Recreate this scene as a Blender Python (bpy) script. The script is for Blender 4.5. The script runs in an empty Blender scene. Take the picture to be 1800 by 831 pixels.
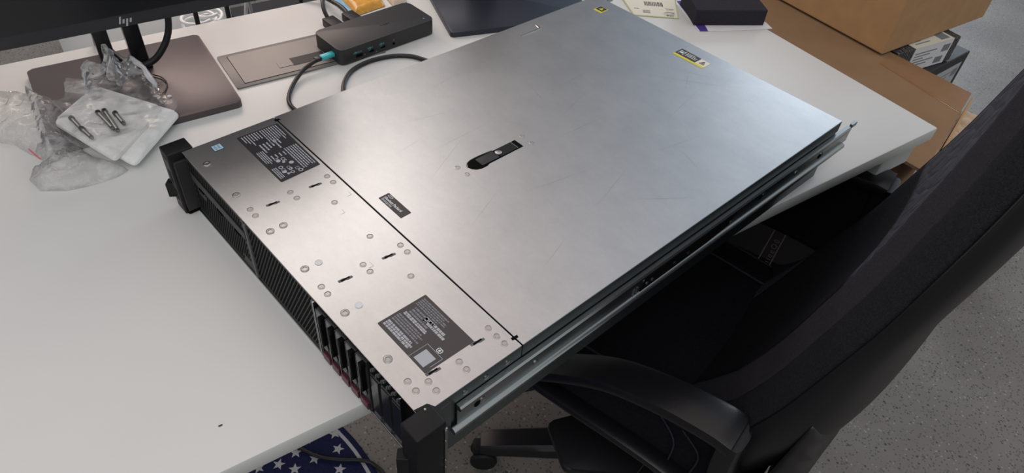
import bpy, bmesh, math, random
from mathutils import Vector, Matrix, noise
from mathutils.geometry import delaunay_2d_cdt
random.seed(7)
S = bpy.context.scene
COL = S.collection
R = math.radians
DZ = 0.74                                   # desk top height

# ------------------------------------------------------------------ materials
def mat(name, col, rough=.5, metal=0, spec=.5, noise_amt=0, noise_scale=40, bump=0, bump_scale=200, coat=0, stretch=None, col2=None):
    m = bpy.data.materials.new(name); m.use_nodes = True
    nt = m.node_tree; b = nt.nodes['Principled BSDF']
    b.inputs['Base Color'].default_value = (*col, 1)
    b.inputs['Roughness'].default_value = rough
    b.inputs['Metallic'].default_value = metal
    b.inputs['Specular IOR Level'].default_value = spec
    b.inputs['Coat Weight'].default_value = coat
    tc = nt.nodes.new('ShaderNodeTexCoord')
    src = tc.outputs['Object']
    if stretch:
        mp = nt.nodes.new('ShaderNodeMapping'); mp.inputs['Scale'].default_value = stretch
        nt.links.new(src, mp.inputs['Vector']); src = mp.outputs['Vector']
    if noise_amt or col2:
        n = nt.nodes.new('ShaderNodeTexNoise'); n.inputs['Scale'].default_value = noise_scale
        n.inputs['Detail'].default_value = 6
        nt.links.new(src, n.inputs['Vector'])
        r = nt.nodes.new('ShaderNodeValToRGB')
        r.color_ramp.elements[0].position = .3; r.color_ramp.elements[1].position = .7
        c0 = tuple(max(0, c*(1-noise_amt)) for c in col); c1 = col2 or tuple(min(1, c*(1+noise_amt)) for c in col)
        r.color_ramp.elements[0].color = (*c0, 1); r.color_ramp.elements[1].color = (*c1, 1)
        nt.links.new(n.outputs['Fac'], r.inputs['Fac']); nt.links.new(r.outputs['Color'], b.inputs['Base Color'])
    if bump:
        n2 = nt.nodes.new('ShaderNodeTexNoise'); n2.inputs['Scale'].default_value = bump_scale; n2.inputs['Detail'].default_value = 3
        bp = nt.nodes.new('ShaderNodeBump'); bp.inputs['Strength'].default_value = bump; bp.inputs['Distance'].default_value = .002
        nt.links.new(src, n2.inputs['Vector']); nt.links.new(n2.outputs['Fac'], bp.inputs['Height']); nt.links.new(bp.outputs['Normal'], b.inputs['Normal'])
    return m

M = {}
M['desk'] = mat('white_laminate', (.675, .675, .655), .42, spec=.55, bump=.06, bump_scale=900, noise_amt=.02, noise_scale=6)
M['edge'] = mat('white_edge_band', (.50, .52, .52), .45)
M['black'] = mat('black_plastic', (.007, .007, .008), .5, spec=.3, bump=.1, bump_scale=900)
M['gloss'] = mat('glossy_black_plastic', (.016, .016, .018), .22)
M['dark'] = mat('dark_grey_plastic', (.024, .023, .025), .5)
M['grey'] = mat('grey_plastic', (.11, .11, .115), .5)
M['void'] = mat('deep_black', (.003, .003, .003), .9, spec=.1)
M['white'] = mat('white_print', (.72, .74, .76), .6)
M['lite'] = mat('pale_grey_print', (.42, .43, .46), .6)
M['mid'] = mat('mid_grey_print', (.20, .21, .23), .6)
M['sticker'] = mat('black_sticker', (.018, .017, .02), .55)
M['brown'] = mat('dark_brown_sticker', (.055, .045, .045), .5)
M['red'] = mat('maroon_plastic', (.085, .014, .028), .4)
M['teal'] = mat('teal_plastic', (.05, .46, .52), .4)
M['tealp'] = mat('teal_print', (.12, .55, .6), .6)
M['yellow'] = mat('yellow_sticker', (.62, .56, .03), .5)
M['cream'] = mat('cream_paper', (.72, .69, .58), .6)
M['paper'] = mat('white_paper', (.74, .72, .73), .6, noise_amt=.02)
M['purple'] = mat('purple_print', (.07, .035, .27), .5)
M['green'] = mat('green_print', (.02, .24, .17), .5)
M['foam'] = mat('black_foam', (.034, .032, .040), .95, spec=.15, bump=1, bump_scale=500, noise_amt=.25, noise_scale=500)
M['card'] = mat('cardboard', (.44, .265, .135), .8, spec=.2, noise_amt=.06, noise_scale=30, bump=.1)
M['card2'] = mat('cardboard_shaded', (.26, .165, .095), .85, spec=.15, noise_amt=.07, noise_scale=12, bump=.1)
M['tape'] = mat('brown_tape', (.27, .135, .055), .35, spec=.4)
M['kraft'] = mat('kraft_paper', (.42, .30, .20), .85, noise_amt=.12, noise_scale=15, bump=.3, bump_scale=60)
M['base'] = mat('bronze_grey_metal', (.095, .078, .082), .40, metal=.4, bump=.1, bump_scale=1200)
M['base_dark'] = mat('charcoal_metal', (.032, .036, .052), .35, metal=.5)
M['hatch'] = mat('taupe_metal', (.185, .172, .163), .45, metal=.25, bump=.1, bump_scale=900)
M['bezel'] = mat('monitor_bezel', (.022, .021, .026), .45, bump=.1, bump_scale=800)
M['screen'] = mat('monitor_screen', (.006, .0065, .009), .3)
M['silver'] = mat('silver_print', (.5, .5, .52), .35, metal=.3)
M['cable'] = mat('black_cable', (.012, .011, .013), .45)
M['whitepl'] = mat('white_plastic', (.78, .80, .80), .4)
M['screw'] = mat('steel_screw', (.42, .42, .40), .28, metal=1)
M['darkscrew'] = mat('dark_steel', (.07, .065, .055), .35, metal=.8)
M['fabric'] = mat('chair_fabric', (.009, .009, .012), .9, spec=.1, noise_amt=.3, noise_scale=300, bump=.4, bump_scale=500)
M['ribbed'] = mat('chair_side_mesh', (.018, .019, .024), .85, spec=.15, noise_amt=.35, noise_scale=420, bump=.7, bump_scale=800)
M['bolster'] = mat('chair_bolster', (.036, .034, .043), .9, spec=.12, noise_amt=.25, noise_scale=500, bump=.6, bump_scale=700)
M['shell'] = mat('chair_shell', (.011, .011, .013), .45, spec=.4, bump=.05)
M['armpl'] = mat('chair_arm_plastic', (.006, .006, .008), .34, spec=.5, bump=.05)
M['orange'] = mat('orange_packet', (.62, .30, .03), .3, noise_amt=.25, noise_scale=60)
M['bluef'] = mat('blue_packet', (.22, .42, .60), .35)
M['led'] = mat('violet_led', (.16, .12, .35), .3)
M['tan'] = mat('tan_label', (.5, .42, .33), .6)
M['moss'] = mat('pale_green_paper', (.32, .42, .17), .7)
M['pink'] = mat('red_strip', (.65, .12, .16), .5)
M['hatchpat'] = None

def galvanised():
    m = bpy.data.materials.new('galvanised_steel'); m.use_nodes = True
    nt = m.node_tree; N = nt.nodes; L = nt.links; b = N['Principled BSDF']
    tc = N.new('ShaderNodeTexCoord')
    b.inputs['Metallic'].default_value = 1
    def ns(scale, st, det=5):
        mp = N.new('ShaderNodeMapping'); mp.inputs['Scale'].default_value = st
        L.new(tc.outputs['Object'], mp.inputs['Vector'])
        n = N.new('ShaderNodeTexNoise'); n.inputs['Scale'].default_value = scale; n.inputs['Detail'].default_value = det
        L.new(mp.outputs['Vector'], n.inputs['Vector']); return n.outputs['Fac']
    a = ns(26, (1, 1, 1)); s = ns(60, (1, 1.8, 1), 8); f = ns(300, (1, 1, 1), 2); g = ns(5, (1, 1, 1), 3)
    def mth(op, x, y):
        n = N.new('ShaderNodeMath'); n.operation = op
        for i, v in enumerate((x, y)):
            if isinstance(v, (int, float)): n.inputs[i].default_value = v
            else: L.new(v, n.inputs[i])
        return n.outputs[0]
    t = mth('ADD', mth('MULTIPLY', a, .4), mth('ADD', mth('MULTIPLY', s, .35), mth('MULTIPLY', f, .25)))
    r = N.new('ShaderNodeValToRGB'); r.color_ramp.elements[0].position = .3; r.color_ramp.elements[1].position = .72
    r.color_ramp.elements[0].color = (.55, .555, .56, 1); r.color_ramp.elements[1].color = (.64, .637, .635, 1)
    L.new(t, r.inputs['Fac']); L.new(r.outputs['Color'], b.inputs['Base Color'])
    mr = N.new('ShaderNodeMapRange'); mr.inputs[1].default_value = .3; mr.inputs[2].default_value = .7
    mr.inputs[3].default_value = .31; mr.inputs[4].default_value = .345
    L.new(mth('ADD', mth('MULTIPLY', a, .4), mth('MULTIPLY', g, .6)), mr.inputs[0]); L.new(mr.outputs[0], b.inputs['Roughness'])
    bp = N.new('ShaderNodeBump'); bp.inputs['Strength'].default_value = .02; bp.inputs['Distance'].default_value = .001
    return m
M['steel'] = galvanised()
M['rail'] = mat('darkened_rail_steel', (.34, .37, .37), .28, metal=1, noise_amt=.04, noise_scale=20)  # colour darkened to imitate the dark chair mirrored in the rail
M['side'] = mat('darkened_side_steel', (.17, .195, .20), .40, metal=1, noise_amt=.05, noise_scale=30)  # the chair's dark reflection is put into this lowered base colour
M['rivet'] = mat('rivet_steel', (.50, .48, .47), .36, metal=1)
M['scratch'] = mat('scratch_line', (.40, .39, .39), .35, metal=1)

def terrazzo():
    m = bpy.data.materials.new('speckled_floor'); m.use_nodes = True
    nt = m.node_tree; N = nt.nodes; L = nt.links; b = N['Principled BSDF']; b.inputs['Roughness'].default_value = .45
    tc = N.new('ShaderNodeTexCoord')
    def rampn(scale, pos0, pos1, c0, c1, det=4):
        n = N.new('ShaderNodeTexNoise'); n.inputs['Scale'].default_value = scale; n.inputs['Detail'].default_value = det
        L.new(tc.outputs['Object'], n.inputs['Vector'])
        r = N.new('ShaderNodeValToRGB'); r.color_ramp.elements[0].position = pos0; r.color_ramp.elements[1].position = pos1
        r.color_ramp.elements[0].color = (*c0, 1); r.color_ramp.elements[1].color = (*c1, 1)
        L.new(n.outputs['Fac'], r.inputs['Fac']); return r.outputs['Color']
    basec = rampn(3.5, .3, .7, (.130, .117, .102), (.190, .177, .162))
    def spots(scale, thr, col, prev, seed):
        v = N.new('ShaderNodeTexVoronoi'); v.inputs['Scale'].default_value = scale
        mp = N.new('ShaderNodeMapping'); mp.inputs['Location'].default_value = (seed, seed*.7, 0)
        L.new(tc.outputs['Object'], mp.inputs['Vector']); L.new(mp.outputs['Vector'], v.inputs['Vector'])
        # size varies with the cell's own random colour
        sep = N.new('ShaderNodeSeparateColor'); L.new(v.outputs['Color'], sep.inputs[0])
        ml = N.new('ShaderNodeMath'); ml.operation = 'MULTIPLY'; ml.inputs[1].default_value = thr; L.new(sep.outputs[0], ml.inputs[0])
        lt = N.new('ShaderNodeMath'); lt.operation = 'LESS_THAN'; L.new(v.outputs['Distance'], lt.inputs[0]); L.new(ml.outputs[0], lt.inputs[1])
        mx = N.new('ShaderNodeMix'); mx.data_type = 'RGBA'
        L.new(lt.outputs[0], mx.inputs[0]); L.new(prev, mx.inputs[6]); mx.inputs[7].default_value = (*col, 1)
        return mx.outputs[2]
    c = spots(170, .42, (.07, .07, .07), basec, 0)
    c = spots(85, .27, (.045, .045, .05), c, 3.3)
    c = spots(95, .25, (.27, .27, .255), c, 9.1)
    c = spots(60, .22, (.14, .115, .09), c, 5.7)
    L.new(c, b.inputs['Base Color'])
    return m
M['floor'] = terrazzo()

def quilted():
    m = mat('quilted_fabric', (.036, .039, .056), .8, spec=.3)
    nt = m.node_tree; b = nt.nodes['Principled BSDF']
    tc = nt.nodes.new('ShaderNodeTexCoord')
    v = nt.nodes.new('ShaderNodeTexVoronoi'); v.feature = 'DISTANCE_TO_EDGE'; v.inputs['Scale'].default_value = 34
    nt.links.new(tc.outputs['Object'], v.inputs['Vector'])
    mr = nt.nodes.new('ShaderNodeMapRange'); mr.inputs[1].default_value = 0; mr.inputs[2].default_value = .25
    nt.links.new(v.outputs['Distance'], mr.inputs[0])
    bp = nt.nodes.new('ShaderNodeBump'); bp.inputs['Strength'].default_value = .9; bp.inputs['Distance'].default_value = .003
    nt.links.new(mr.outputs[0], bp.inputs['Height']); nt.links.new(bp.outputs['Normal'], b.inputs['Normal'])
    return m
M['quilt'] = quilted()

def film(name, alpha, col=(.97, .97, .97)):
    m = bpy.data.materials.new(name); m.use_nodes = True
    nt = m.node_tree; N = nt.nodes; L = nt.links; N.clear()
    out = N.new('ShaderNodeOutputMaterial'); tr = N.new('ShaderNodeBsdfTransparent'); df = N.new('ShaderNodeBsdfDiffuse'); tl = N.new('ShaderNodeBsdfTranslucent')
    gl = N.new('ShaderNodeBsdfGlossy'); gl.inputs['Roughness'].default_value = .16
    for q in (df, tl): q.inputs['Color'].default_value = (*col, 1)
    tr.inputs['Color'].default_value = (1, 1, 1, 1)
    def mix(f, a, b):
        n = N.new('ShaderNodeMixShader')
        if isinstance(f, float): n.inputs[0].default_value = f
        else: L.new(f, n.inputs[0])
        L.new(a, n.inputs[1]); L.new(b, n.inputs[2]); return n.outputs[0]
    tc = N.new('ShaderNodeTexCoord'); n = N.new('ShaderNodeTexNoise'); n.inputs['Scale'].default_value = 42; n.inputs['Detail'].default_value = 7
    n.inputs['Distortion'].default_value = 1.5
    L.new(tc.outputs['Object'], n.inputs['Vector'])
    mr = N.new('ShaderNodeMapRange'); mr.inputs[1].default_value = .40; mr.inputs[2].default_value = .74
    mr.inputs[3].default_value = alpha*.55; mr.inputs[4].default_value = min(1, alpha*1.9)
    L.new(n.outputs['Fac'], mr.inputs[0])
    bp = N.new('ShaderNodeBump'); bp.inputs['Strength'].default_value = .35; bp.inputs['Distance'].default_value = .003
    L.new(n.outputs['Fac'], bp.inputs['Height']); L.new(bp.outputs['Normal'], gl.inputs['Normal'])
    body = mix(mr.outputs[0], tr.outputs[0], mix(.5, df.outputs[0], tl.outputs[0]))
    fr = N.new('ShaderNodeFresnel'); fr.inputs['IOR'].default_value = 1.30
    L.new(mix(fr.outputs[0], body, gl.outputs[0]), out.inputs['Surface'])
    return m
M['film'] = film('clear_film', .32)
M['film2'] = film('milky_film', .13)
M['padm'] = mat('white_padding', (.82, .82, .80), .7, noise_amt=.04, noise_scale=30, bump=.3, bump_scale=120)

def pattern_black():
    m = mat('patterned_black_card', (.02, .02, .022), .5)
    nt = m.node_tree; b = nt.nodes['Principled BSDF']
    tc = nt.nodes.new('ShaderNodeTexCoord'); w = nt.nodes.new('ShaderNodeTexWave'); w.inputs['Scale'].default_value = 45
    w.inputs['Distortion'].default_value = 9; w.inputs['Detail'].default_value = 2; w.inputs['Detail Scale'].default_value = 1.6
    r = nt.nodes.new('ShaderNodeValToRGB'); r.color_ramp.elements[0].position = .7; r.color_ramp.elements[1].position = .9
    r.color_ramp.elements[0].color = (.015, .015, .017, 1); r.color_ramp.elements[1].color = (.16, .16, .16, 1)
    nt.links.new(tc.outputs['Object'], w.inputs['Vector']); nt.links.new(w.outputs['Fac'], r.inputs['Fac']); nt.links.new(r.outputs['Color'], b.inputs['Base Color'])
    return m
M['pattern'] = pattern_black()

# ------------------------------------------------------------------ mesh helpers
class MB:
    def __init__(s): s.b = bmesh.new()
    def box(s, x0, x1, y0, y1, z0, z1, bev=0, seg=2, T=None):
        vs = [s.b.verts.new((x, y, z)) for z in (z0, z1) for (x, y) in ((x0, y0), (x1, y0), (x1, y1), (x0, y1))]
        fs = [s.b.faces.new([vs[i] for i in f]) for f in ((3, 2, 1, 0), (4, 5, 6, 7), (0, 1, 5, 4), (1, 2, 6, 5), (2, 3, 7, 6), (3, 0, 4, 7))]
        if bev:
            es = list({e for f in fs for e in f.edges})
            r = bmesh.ops.bevel(s.b, geom=es, offset=bev, segments=seg, profile=.5, affect='EDGES')
            vs = list({v for f in r['faces'] for v in f.verts} | {v for v in vs if v.is_valid})
        if T is not None: bmesh.ops.transform(s.b, matrix=T, verts=vs)
        return s
    def prism(s, poly, z0, z1, bev=0, T=None, seg=2):
        n = len(poly)
        a = sum(poly[i][0]*poly[(i+1) % n][1]-poly[(i+1) % n][0]*poly[i][1] for i in range(n))
        if a < 0: poly = poly[::-1]
        lo = [s.b.verts.new((x, y, z0)) for x, y in poly]; hi = [s.b.verts.new((x, y, z1)) for x, y in poly]
        fs = [s.b.faces.new(lo[::-1]), s.b.faces.new(hi)]
        for i in range(n): j = (i+1) % n; fs.append(s.b.faces.new((lo[i], lo[j], hi[j], hi[i])))
        vs = lo+hi
        if bev:
            es = list(fs[1].edges)
            r = bmesh.ops.bevel(s.b, geom=es, offset=bev, segments=seg, profile=.5, affect='EDGES')
            vs = list({v for f in r['faces'] for v in f.verts} | {v for v in vs if v.is_valid})
        if T is not None: bmesh.ops.transform(s.b, matrix=T, verts=vs)
        return s
    def tube(s, pts, r, n=10, cap=True, flat=1):
        pts = [Vector(p) for p in pts]; rings = []; up = Vector((0, 0, 1)); prev = None
        for i, p in enumerate(pts):
            t = (pts[min(i+1, len(pts)-1)]-pts[max(i-1, 0)]).normalized()
            a = t.cross(up if prev is None else prev)
            if a.length < 1e-4: a = t.cross(Vector((1, 0, 0)))
            a.normalize(); b = a.cross(t).normalized(); prev = b
            rr = r[i] if isinstance(r, (list, tuple)) else r
            rings.append([s.b.verts.new(p+a*rr*math.cos(2*math.pi*k/n)+b*rr*flat*math.sin(2*math.pi*k/n)) for k in range(n)])
        for i in range(len(rings)-1):
            for k in range(n): s.b.faces.new((rings[i][k], rings[i][(k+1) % n], rings[i+1][(k+1) % n], rings[i+1][k]))
        if cap: s.b.faces.new(rings[0][::-1]); s.b.faces.new(rings[-1])
        return s
    def lathe(s, prof, n=20, T=None):
        rings = []; vs = []
        for r, z in prof:
            ring = [s.b.verts.new((r*math.cos(2*math.pi*k/n), r*math.sin(2*math.pi*k/n), z)) for k in range(n)]; rings.append(ring); vs += ring
        for i in range(len(rings)-1):
            for k in range(n): s.b.faces.new((rings[i][k], rings[i][(k+1) % n], rings[i+1][(k+1) % n], rings[i+1][k]))
        s.b.faces.new(rings[0][::-1]); s.b.faces.new(rings[-1])
        if T is not None: bmesh.ops.transform(s.b, matrix=T, verts=vs)
        return s
    def grid(s, fn, nu, nv, closed_v=False):
        g = [[s.b.verts.new(fn(i/(nu-1), j/(nv-1))) for j in range(nv)] for i in range(nu)]
        for i in range(nu-1):
            for j in range(nv-1): s.b.faces.new((g[i][j], g[i+1][j], g[i+1][j+1], g[i][j+1]))
        return s
    def poly(s, pts):
        s.b.faces.new([s.b.verts.new(p) for p in pts]); return s

def tag(o, label=None, cat=None, group=None, kind=None):
    if label: o['label'] = label
    if cat: o['category'] = cat
    if group: o['group'] = group
    if kind: o['kind'] = kind
    return o
def obj(name, mb, m, parent=None, smooth=False, sub=0, solid=0, label=None):
    me = bpy.data.meshes.new(name)
    bmesh.ops.recalc_face_normals(mb.b, faces=mb.b.faces)
    mb.b.to_mesh(me); mb.b.free()
    for mm in (m if isinstance(m, list) else [m]): me.materials.append(mm)
    o = bpy.data.objects.new(name, me); COL.objects.link(o)
    if smooth:
        for p in me.polygons: p.use_smooth = True
        if smooth != 'all':
            try: me.set_sharp_from_angle(angle=R(38))
            except Exception: pass
    if parent: o.parent = parent
    if solid:
        md = o.modifiers.new('thick', 'SOLIDIFY'); md.thickness = solid; md.offset = 0
    if sub:
        md = o.modifiers.new('sub', 'SUBSURF'); md.levels = sub; md.render_levels = sub
    if label: o['label'] = label
    return o
def empty(name, loc, rz, label, cat, group=None):
    o = bpy.data.objects.new(name, None); COL.objects.link(o); o.location = loc; o.rotation_euler = (0, 0, rz)
    o.empty_display_size = .05
    return tag(o, label, cat, group)
def copy_obj(o, parent=None, loc=None):
    c = o.copy(); COL.objects.link(c)
    if parent: c.parent = parent
    if loc is not None: c.location = loc
    for ch in list(o.children): copy_obj(ch, c)
    return c
def text_mesh(name, body, size, m, parent, M4, extrude=.0, align='LEFT', xs=1, shear=0, bold=0, spacing=1):
    cu = bpy.data.curves.new('t', 'FONT'); cu.body = body; cu.size = size; cu.align_x = align; cu.shear = shear; cu.offset = bold; cu.space_character = spacing
    cu.fill_mode = 'FRONT'; cu.resolution_u = 3
    to = bpy.data.objects.new('t', cu); COL.objects.link(to)
    dg = bpy.context.evaluated_depsgraph_get(); dg.update()
    me = bpy.data.meshes.new_from_object(to.evaluated_get(dg))
    bpy.data.objects.remove(to); bpy.data.curves.remove(cu)
    me.transform(Matrix.Diagonal((xs, 1, 1, 1))); me.transform(M4)
    me.materials.clear(); me.materials.append(m); me.name = name
    o = bpy.data.objects.new(name, me); COL.objects.link(o)
    if parent: o.parent = parent
    return o
def TR(x, y, z, rz=0, rx=0, ry=0):
    return Matrix.Translation((x, y, z)) @ Matrix.Rotation(rz, 4, 'Z') @ Matrix.Rotation(ry, 4, 'Y') @ Matrix.Rotation(rx, 4, 'X')
def cr(pts, n=8):                              # Catmull-Rom
    P = [Vector(p) for p in pts]; P = [P[0]*2-P[1]]+P+[P[-1]*2-P[-2]]; out = []
    for i in range(1, len(P)-2):
        for k in range(n):
            t = k/n; a, b, c, d = P[i-1:i+3]
            out.append(.5*((2*b)+(c-a)*t+(2*a-5*b+4*c-d)*t*t+(3*b-a-3*c+d)*t**3))
    return out+[P[-2]]
def rrect(x0, x1, y0, y1, r, n=5):
    out = []
    for cx, cy, a0 in ((x1-r, y1-r, 0), (x0+r, y1-r, 90), (x0+r, y0+r, 180), (x1-r, y0+r, 270)):
        for k in range(n+1): a = R(a0+90*k/n); out.append((cx+r*math.cos(a), cy+r*math.sin(a)))
    return out
def rquad(q, r, n=4):                          # rounded arbitrary polygon
    out = []; m = len(q)
    for i in range(m):
        p = Vector(q[i]); a = (Vector(q[i-1])-p).normalized(); b = (Vector(q[(i+1) % m])-p).normalized()
        p0 = p+a*r; p1 = p+b*r
        for k in range(n+1):
            t = k/n; v = p0*(1-t)**2+p*2*t*(1-t)+p1*t*t; out.append((v.x, v.y))
    return out

# ------------------------------------------------------------------ setting
fl = obj('floor', MB().box(-3.2, 5, -3, 6, -.03, 0), M['floor']); tag(fl, 'speckled grey terrazzo floor', 'floor', kind='structure')

# ------------------------------------------------------------------ desk
desk = empty('office_desk', (0, 0, 0), 0, 'white laminate office desk carrying the steel server, bags and dock', 'desk')
me = MB().box(-1.9, 0, 0, .812, .717, DZ, bev=.003, seg=2)
obj('tabletop', me, M['desk'], desk, smooth=True)
obj('side_apron', MB().box(-.10, -.012, .012, .79, .668, .7165, bev=.004), M['edge'], desk)
obj('rear_beam', MB().box(-1.86, -.03, .60, .66, .66, .7165, bev=.002), M['edge'], desk)
for x in (-.095, -1.88):
    obj('leg', MB().box(x, x+.06, .30, .38, .03, .668, bev=.003), M['edge'], desk)
    obj('foot', MB().box(x-.005, x+.065, .06, .76, 0, .03, bev=.004), M['edge'], desk)
# cable hatch let into the desk top
hx0, hx1, hy0, hy1 = -.902, -.66, .588, .690
obj('cable_hatch', MB().prism(rrect(hx0, hx1, hy0, hy1, .002), DZ, DZ+.0025, bev=.0008), M['hatch'], desk, smooth=True, label='taupe metal cable hatch frame')
hl = obj('hatch_lid', MB().prism(rrect(hx0+.014, hx1-.012, hy0+.008, hy1-.008, .002), DZ+.0022, DZ+.0032, bev=.0003), M['hatch'], desk)
obj('lid_gap', MB().prism(rrect(hx0+.0132, hx1-.0112, hy0+.0072, hy1-.0072, .002), DZ+.0024, DZ+.00275), M['void'], desk)
obj('hatch_tab', MB().prism(rrect(-.828, -.806, .613, .632, .0015), DZ+.0025, DZ+.0038, bev=.0004), M['hatch'], desk)
obj('hatch_slot', MB().box(-.806, -.752, .611, .634, DZ+.003, DZ+.0036), M['black'], desk)

# ------------------------------------------------------------------ server (local frame: x width, y depth, z up)
SW, SL, SH = .445, .6947, .0873
srv = empty('rack_server', (-1.0229, .35136, DZ), R(-81.05), 'long galvanised steel rack server with black front, hanging over the desk edge', 'server')
# body: bottom tray + sides + notch at the rear
obj('chassis', MB().box(.0015, SW-.0015, .004, .660, .002, .0835, bev=.0008), M['side'], srv)
sidepoly = [(0, 0.0), (.683, 0), (.683, .050), (.690, .062), (.694, .075), (SL, SH-.001), (0, SH-.001)]
Tside = Matrix(((0, 0, 1, 0), (1, 0, 0, 0), (0, 1, 0, 0), (0, 0, 0, 1)))     # prism xy -> yz
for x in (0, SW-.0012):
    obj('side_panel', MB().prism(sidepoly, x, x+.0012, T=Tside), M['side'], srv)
obj('rear_panel', MB().box(.002, SW-.002, .660, .664, .002, .083), M['side'], srv)
YS = .1130
fc = obj('front_cover', MB().box(-.0006, SW+.0006, -.0022, YS-.0009, SH-.0012, SH, bev=.0004), M['steel'], srv)
obj('cover_edge', MB().box(SW-.0005, SW+.0008, .002, YS-.0009, .071, SH-.0004), M['side'], fc)
ac = obj('access_cover', MB().prism([(-.0006, YS+.0006), (SW+.0006, YS+.0006), (SW+.0006, SL), (-.0006, SL)], SH-.0012, SH+.0003, bev=.0003), M['steel'], srv)
obj('cover_edge', MB().box(SW-.0005, SW+.0010, YS+.0006, SL-.001, .0715, SH), M['side'], ac)
obj('seam_gap', MB().box(.004, SW+.0004, YS-.001, YS+.0007, SH-.004, SH-.0008), M['void'], srv)
obj('seam_notch', MB().prism([(.0045, YS-.003), (.0085, YS-.003), (.009, YS+.004), (.0055, YS+.003)], SH-.001, SH+.00035), M['void'], srv)
obj('seam_notch', MB().prism([(SW-.012, YS-.003), (SW-.009, YS-.0035), (SW-.008, YS+.003), (SW-.011, YS+.004)], SH-.001, SH+.00035), M['void'], srv)
# rivets / screws pressed in the front cover
riv = [(.1349, .0579), (.1472, .0585), (.1353, .103), (.148, .1029), (.1338, .0115), (.146, .0112), (.2443, .0859), (.2739, .1026), (.2861, .1023), (.2735, .0581), (.2854, .0582), (.315, .0854), (.2733, .0114), (.285, .0111), (.4115, .0107), (.4228, .0242), (.4236, .0574), (.434, .0572), (.4115, .1016), (.4234, .1014), (.434, .1014), (.4236, .0104), (.4343, .0237), (.1776, .086)]
def ring_rivet(r=.0034):
    return MB().lathe([(r, 0), (r, .0003), (r*.84, .0005), (r*.80, .0001), (r*.6, .0001), (r*.55, .0004), (r*.1, .0004)], 20)
r0 = None
for x, y in riv:
    if r0 is None: r0 = obj('rivet', ring_rivet(), M['rivet'], fc, smooth=True); r0.location = (x, y, SH)
    else: copy_obj(r0, fc, (x, y, SH))
s0 = None
for x, y in [(.0364, .0104), (.1044, .011), (.1763, .0261), (.1762, .0114), (.2435, .0114), (.3143, .0112), (.3819, .0112)]:
    if s0 is None:
        s0 = obj('screw', MB().lathe([(.0042, 0), (.0042, .0006), (.0034, .0010), (.0024, .0009), (.0020, .0002), (.0002, .0002)], 20), M['screw'], fc, smooth=True); s0.location = (x, y, SH)
    else: copy_obj(s0, fc, (x, y, SH))
p0 = None
for x, y in [(.3144, .026), (.2442, .0262)]:
    if p0 is None: p0 = obj('round_plug', MB().lathe([(.0038, 0), (.0038, .0006), (.0032, .0009), (.0002, .0010)], 20), M['white'], fc, smooth=True, label='bright round plug'); p0.location = (x, y, SH)
    else: copy_obj(p0, fc, (x, y, SH))
o = obj('dimple', MB().lathe([(.0040, 0), (.0040, .0003), (.0032, .0004), (.0030, .0001), (.0002, .0001)], 20), M['grey'], fc, smooth=True); o.location = (.0366, .0259, SH)
sl0 = None
for x, y in [(.1407, .0849), (.14, .0343), (.2794, .0844), (.279, .0343), (.4171, .0838), (.4172, .0336)]:
    if sl0 is None:
        sl0 = obj('slot', MB().prism([(-.0022, -.0072), (.0004, -.0072), (.0008, -.001), (.0022, .002), (.0022, .0072), (-.0002, .0072), (-.0008, .001), (-.0022, -.002)], 0, .00035), [M['grey']], srv); sl0.location = (x, y, SH)
        k = obj('slot_hole', MB().box(-.0009, .0009, -.0048, .0048, .0003, .0005), M['void'], sl0)
    else: copy_obj(sl0, srv, (x, y, SH))
# access cover details
rl = None
for x, y in [(.2118, .2275), (.2281, .2284), (.2299, .329), (.2125, .3291)]:
    if rl is None: rl = obj('dimple', MB().lathe([(.0034, 0), (.0034, .00025), (.0027, .0004), (.0025, .0001), (.0002, .0001)], 20), M['rivet'], ac, smooth=True); rl.location = (x, y, SH+.0003)
    else: copy_obj(rl, ac, (x, y, SH+.0003))
# latch opening
lat = obj('latch_recess', MB().prism([(.2125, .3165), (.2280, .3165), (.2285, .262), (.2302, .258), (.2302, .249), (.228, .243), (.224, .239), (.2195, .2375), (.215, .239), (.2115, .243), (.2105, .249), (.2105, .276), (.2125, .280)], SH+.0001, SH+.0006), M['void'], srv)
obj('latch_rim', MB().tube(cr([(.2115, .280, SH+.0006), (.2100, .262, SH+.0006), (.2103, .248, SH+.0006), (.213, .2405, SH+.0006), (.219, .2370, SH+.0006)], 6), .0007, 6), M['screw'], lat, smooth=True)
obj('latch_handle', MB().prism(rrect(.2135, .2272, .2525, .2790, .001), SH+.0003, SH+.0016, bev=.0005), M['dark'], lat, smooth=True)
obj('latch_arm', MB().prism([(.2132, .281), (.2272, .281), (.2272, .3085), (.2132, .3085)], SH+.0003, SH+.0012, bev=.0003), M['black'], lat)
o = obj('latch_screw', MB().lathe([(.0042, 0), (.0042, .0012), (.0036, .0016), (.0002, .0016)], 18), M['rivet'], lat, smooth=True); o.location = (.2200, .2830, SH+.0008)
obj('latch_stripe', MB().box(.2132, .2272, .3085, .3091, SH+.001, SH+.0014), M['mid'], lat)
# pressed finger rib near the rear
obj('pressed_rib', MB().tube([(.0277, .4985, SH+.0002), (.0277, .530, SH+.0002), (.0262, .5385, SH+.0002), (.020, .5405, SH+.0002), (.0150, .5410, SH+.0002)], [.0012, .0022, .0026, .0022, .001], 8, flat=.55), M['screw'], ac, smooth=True)
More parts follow.
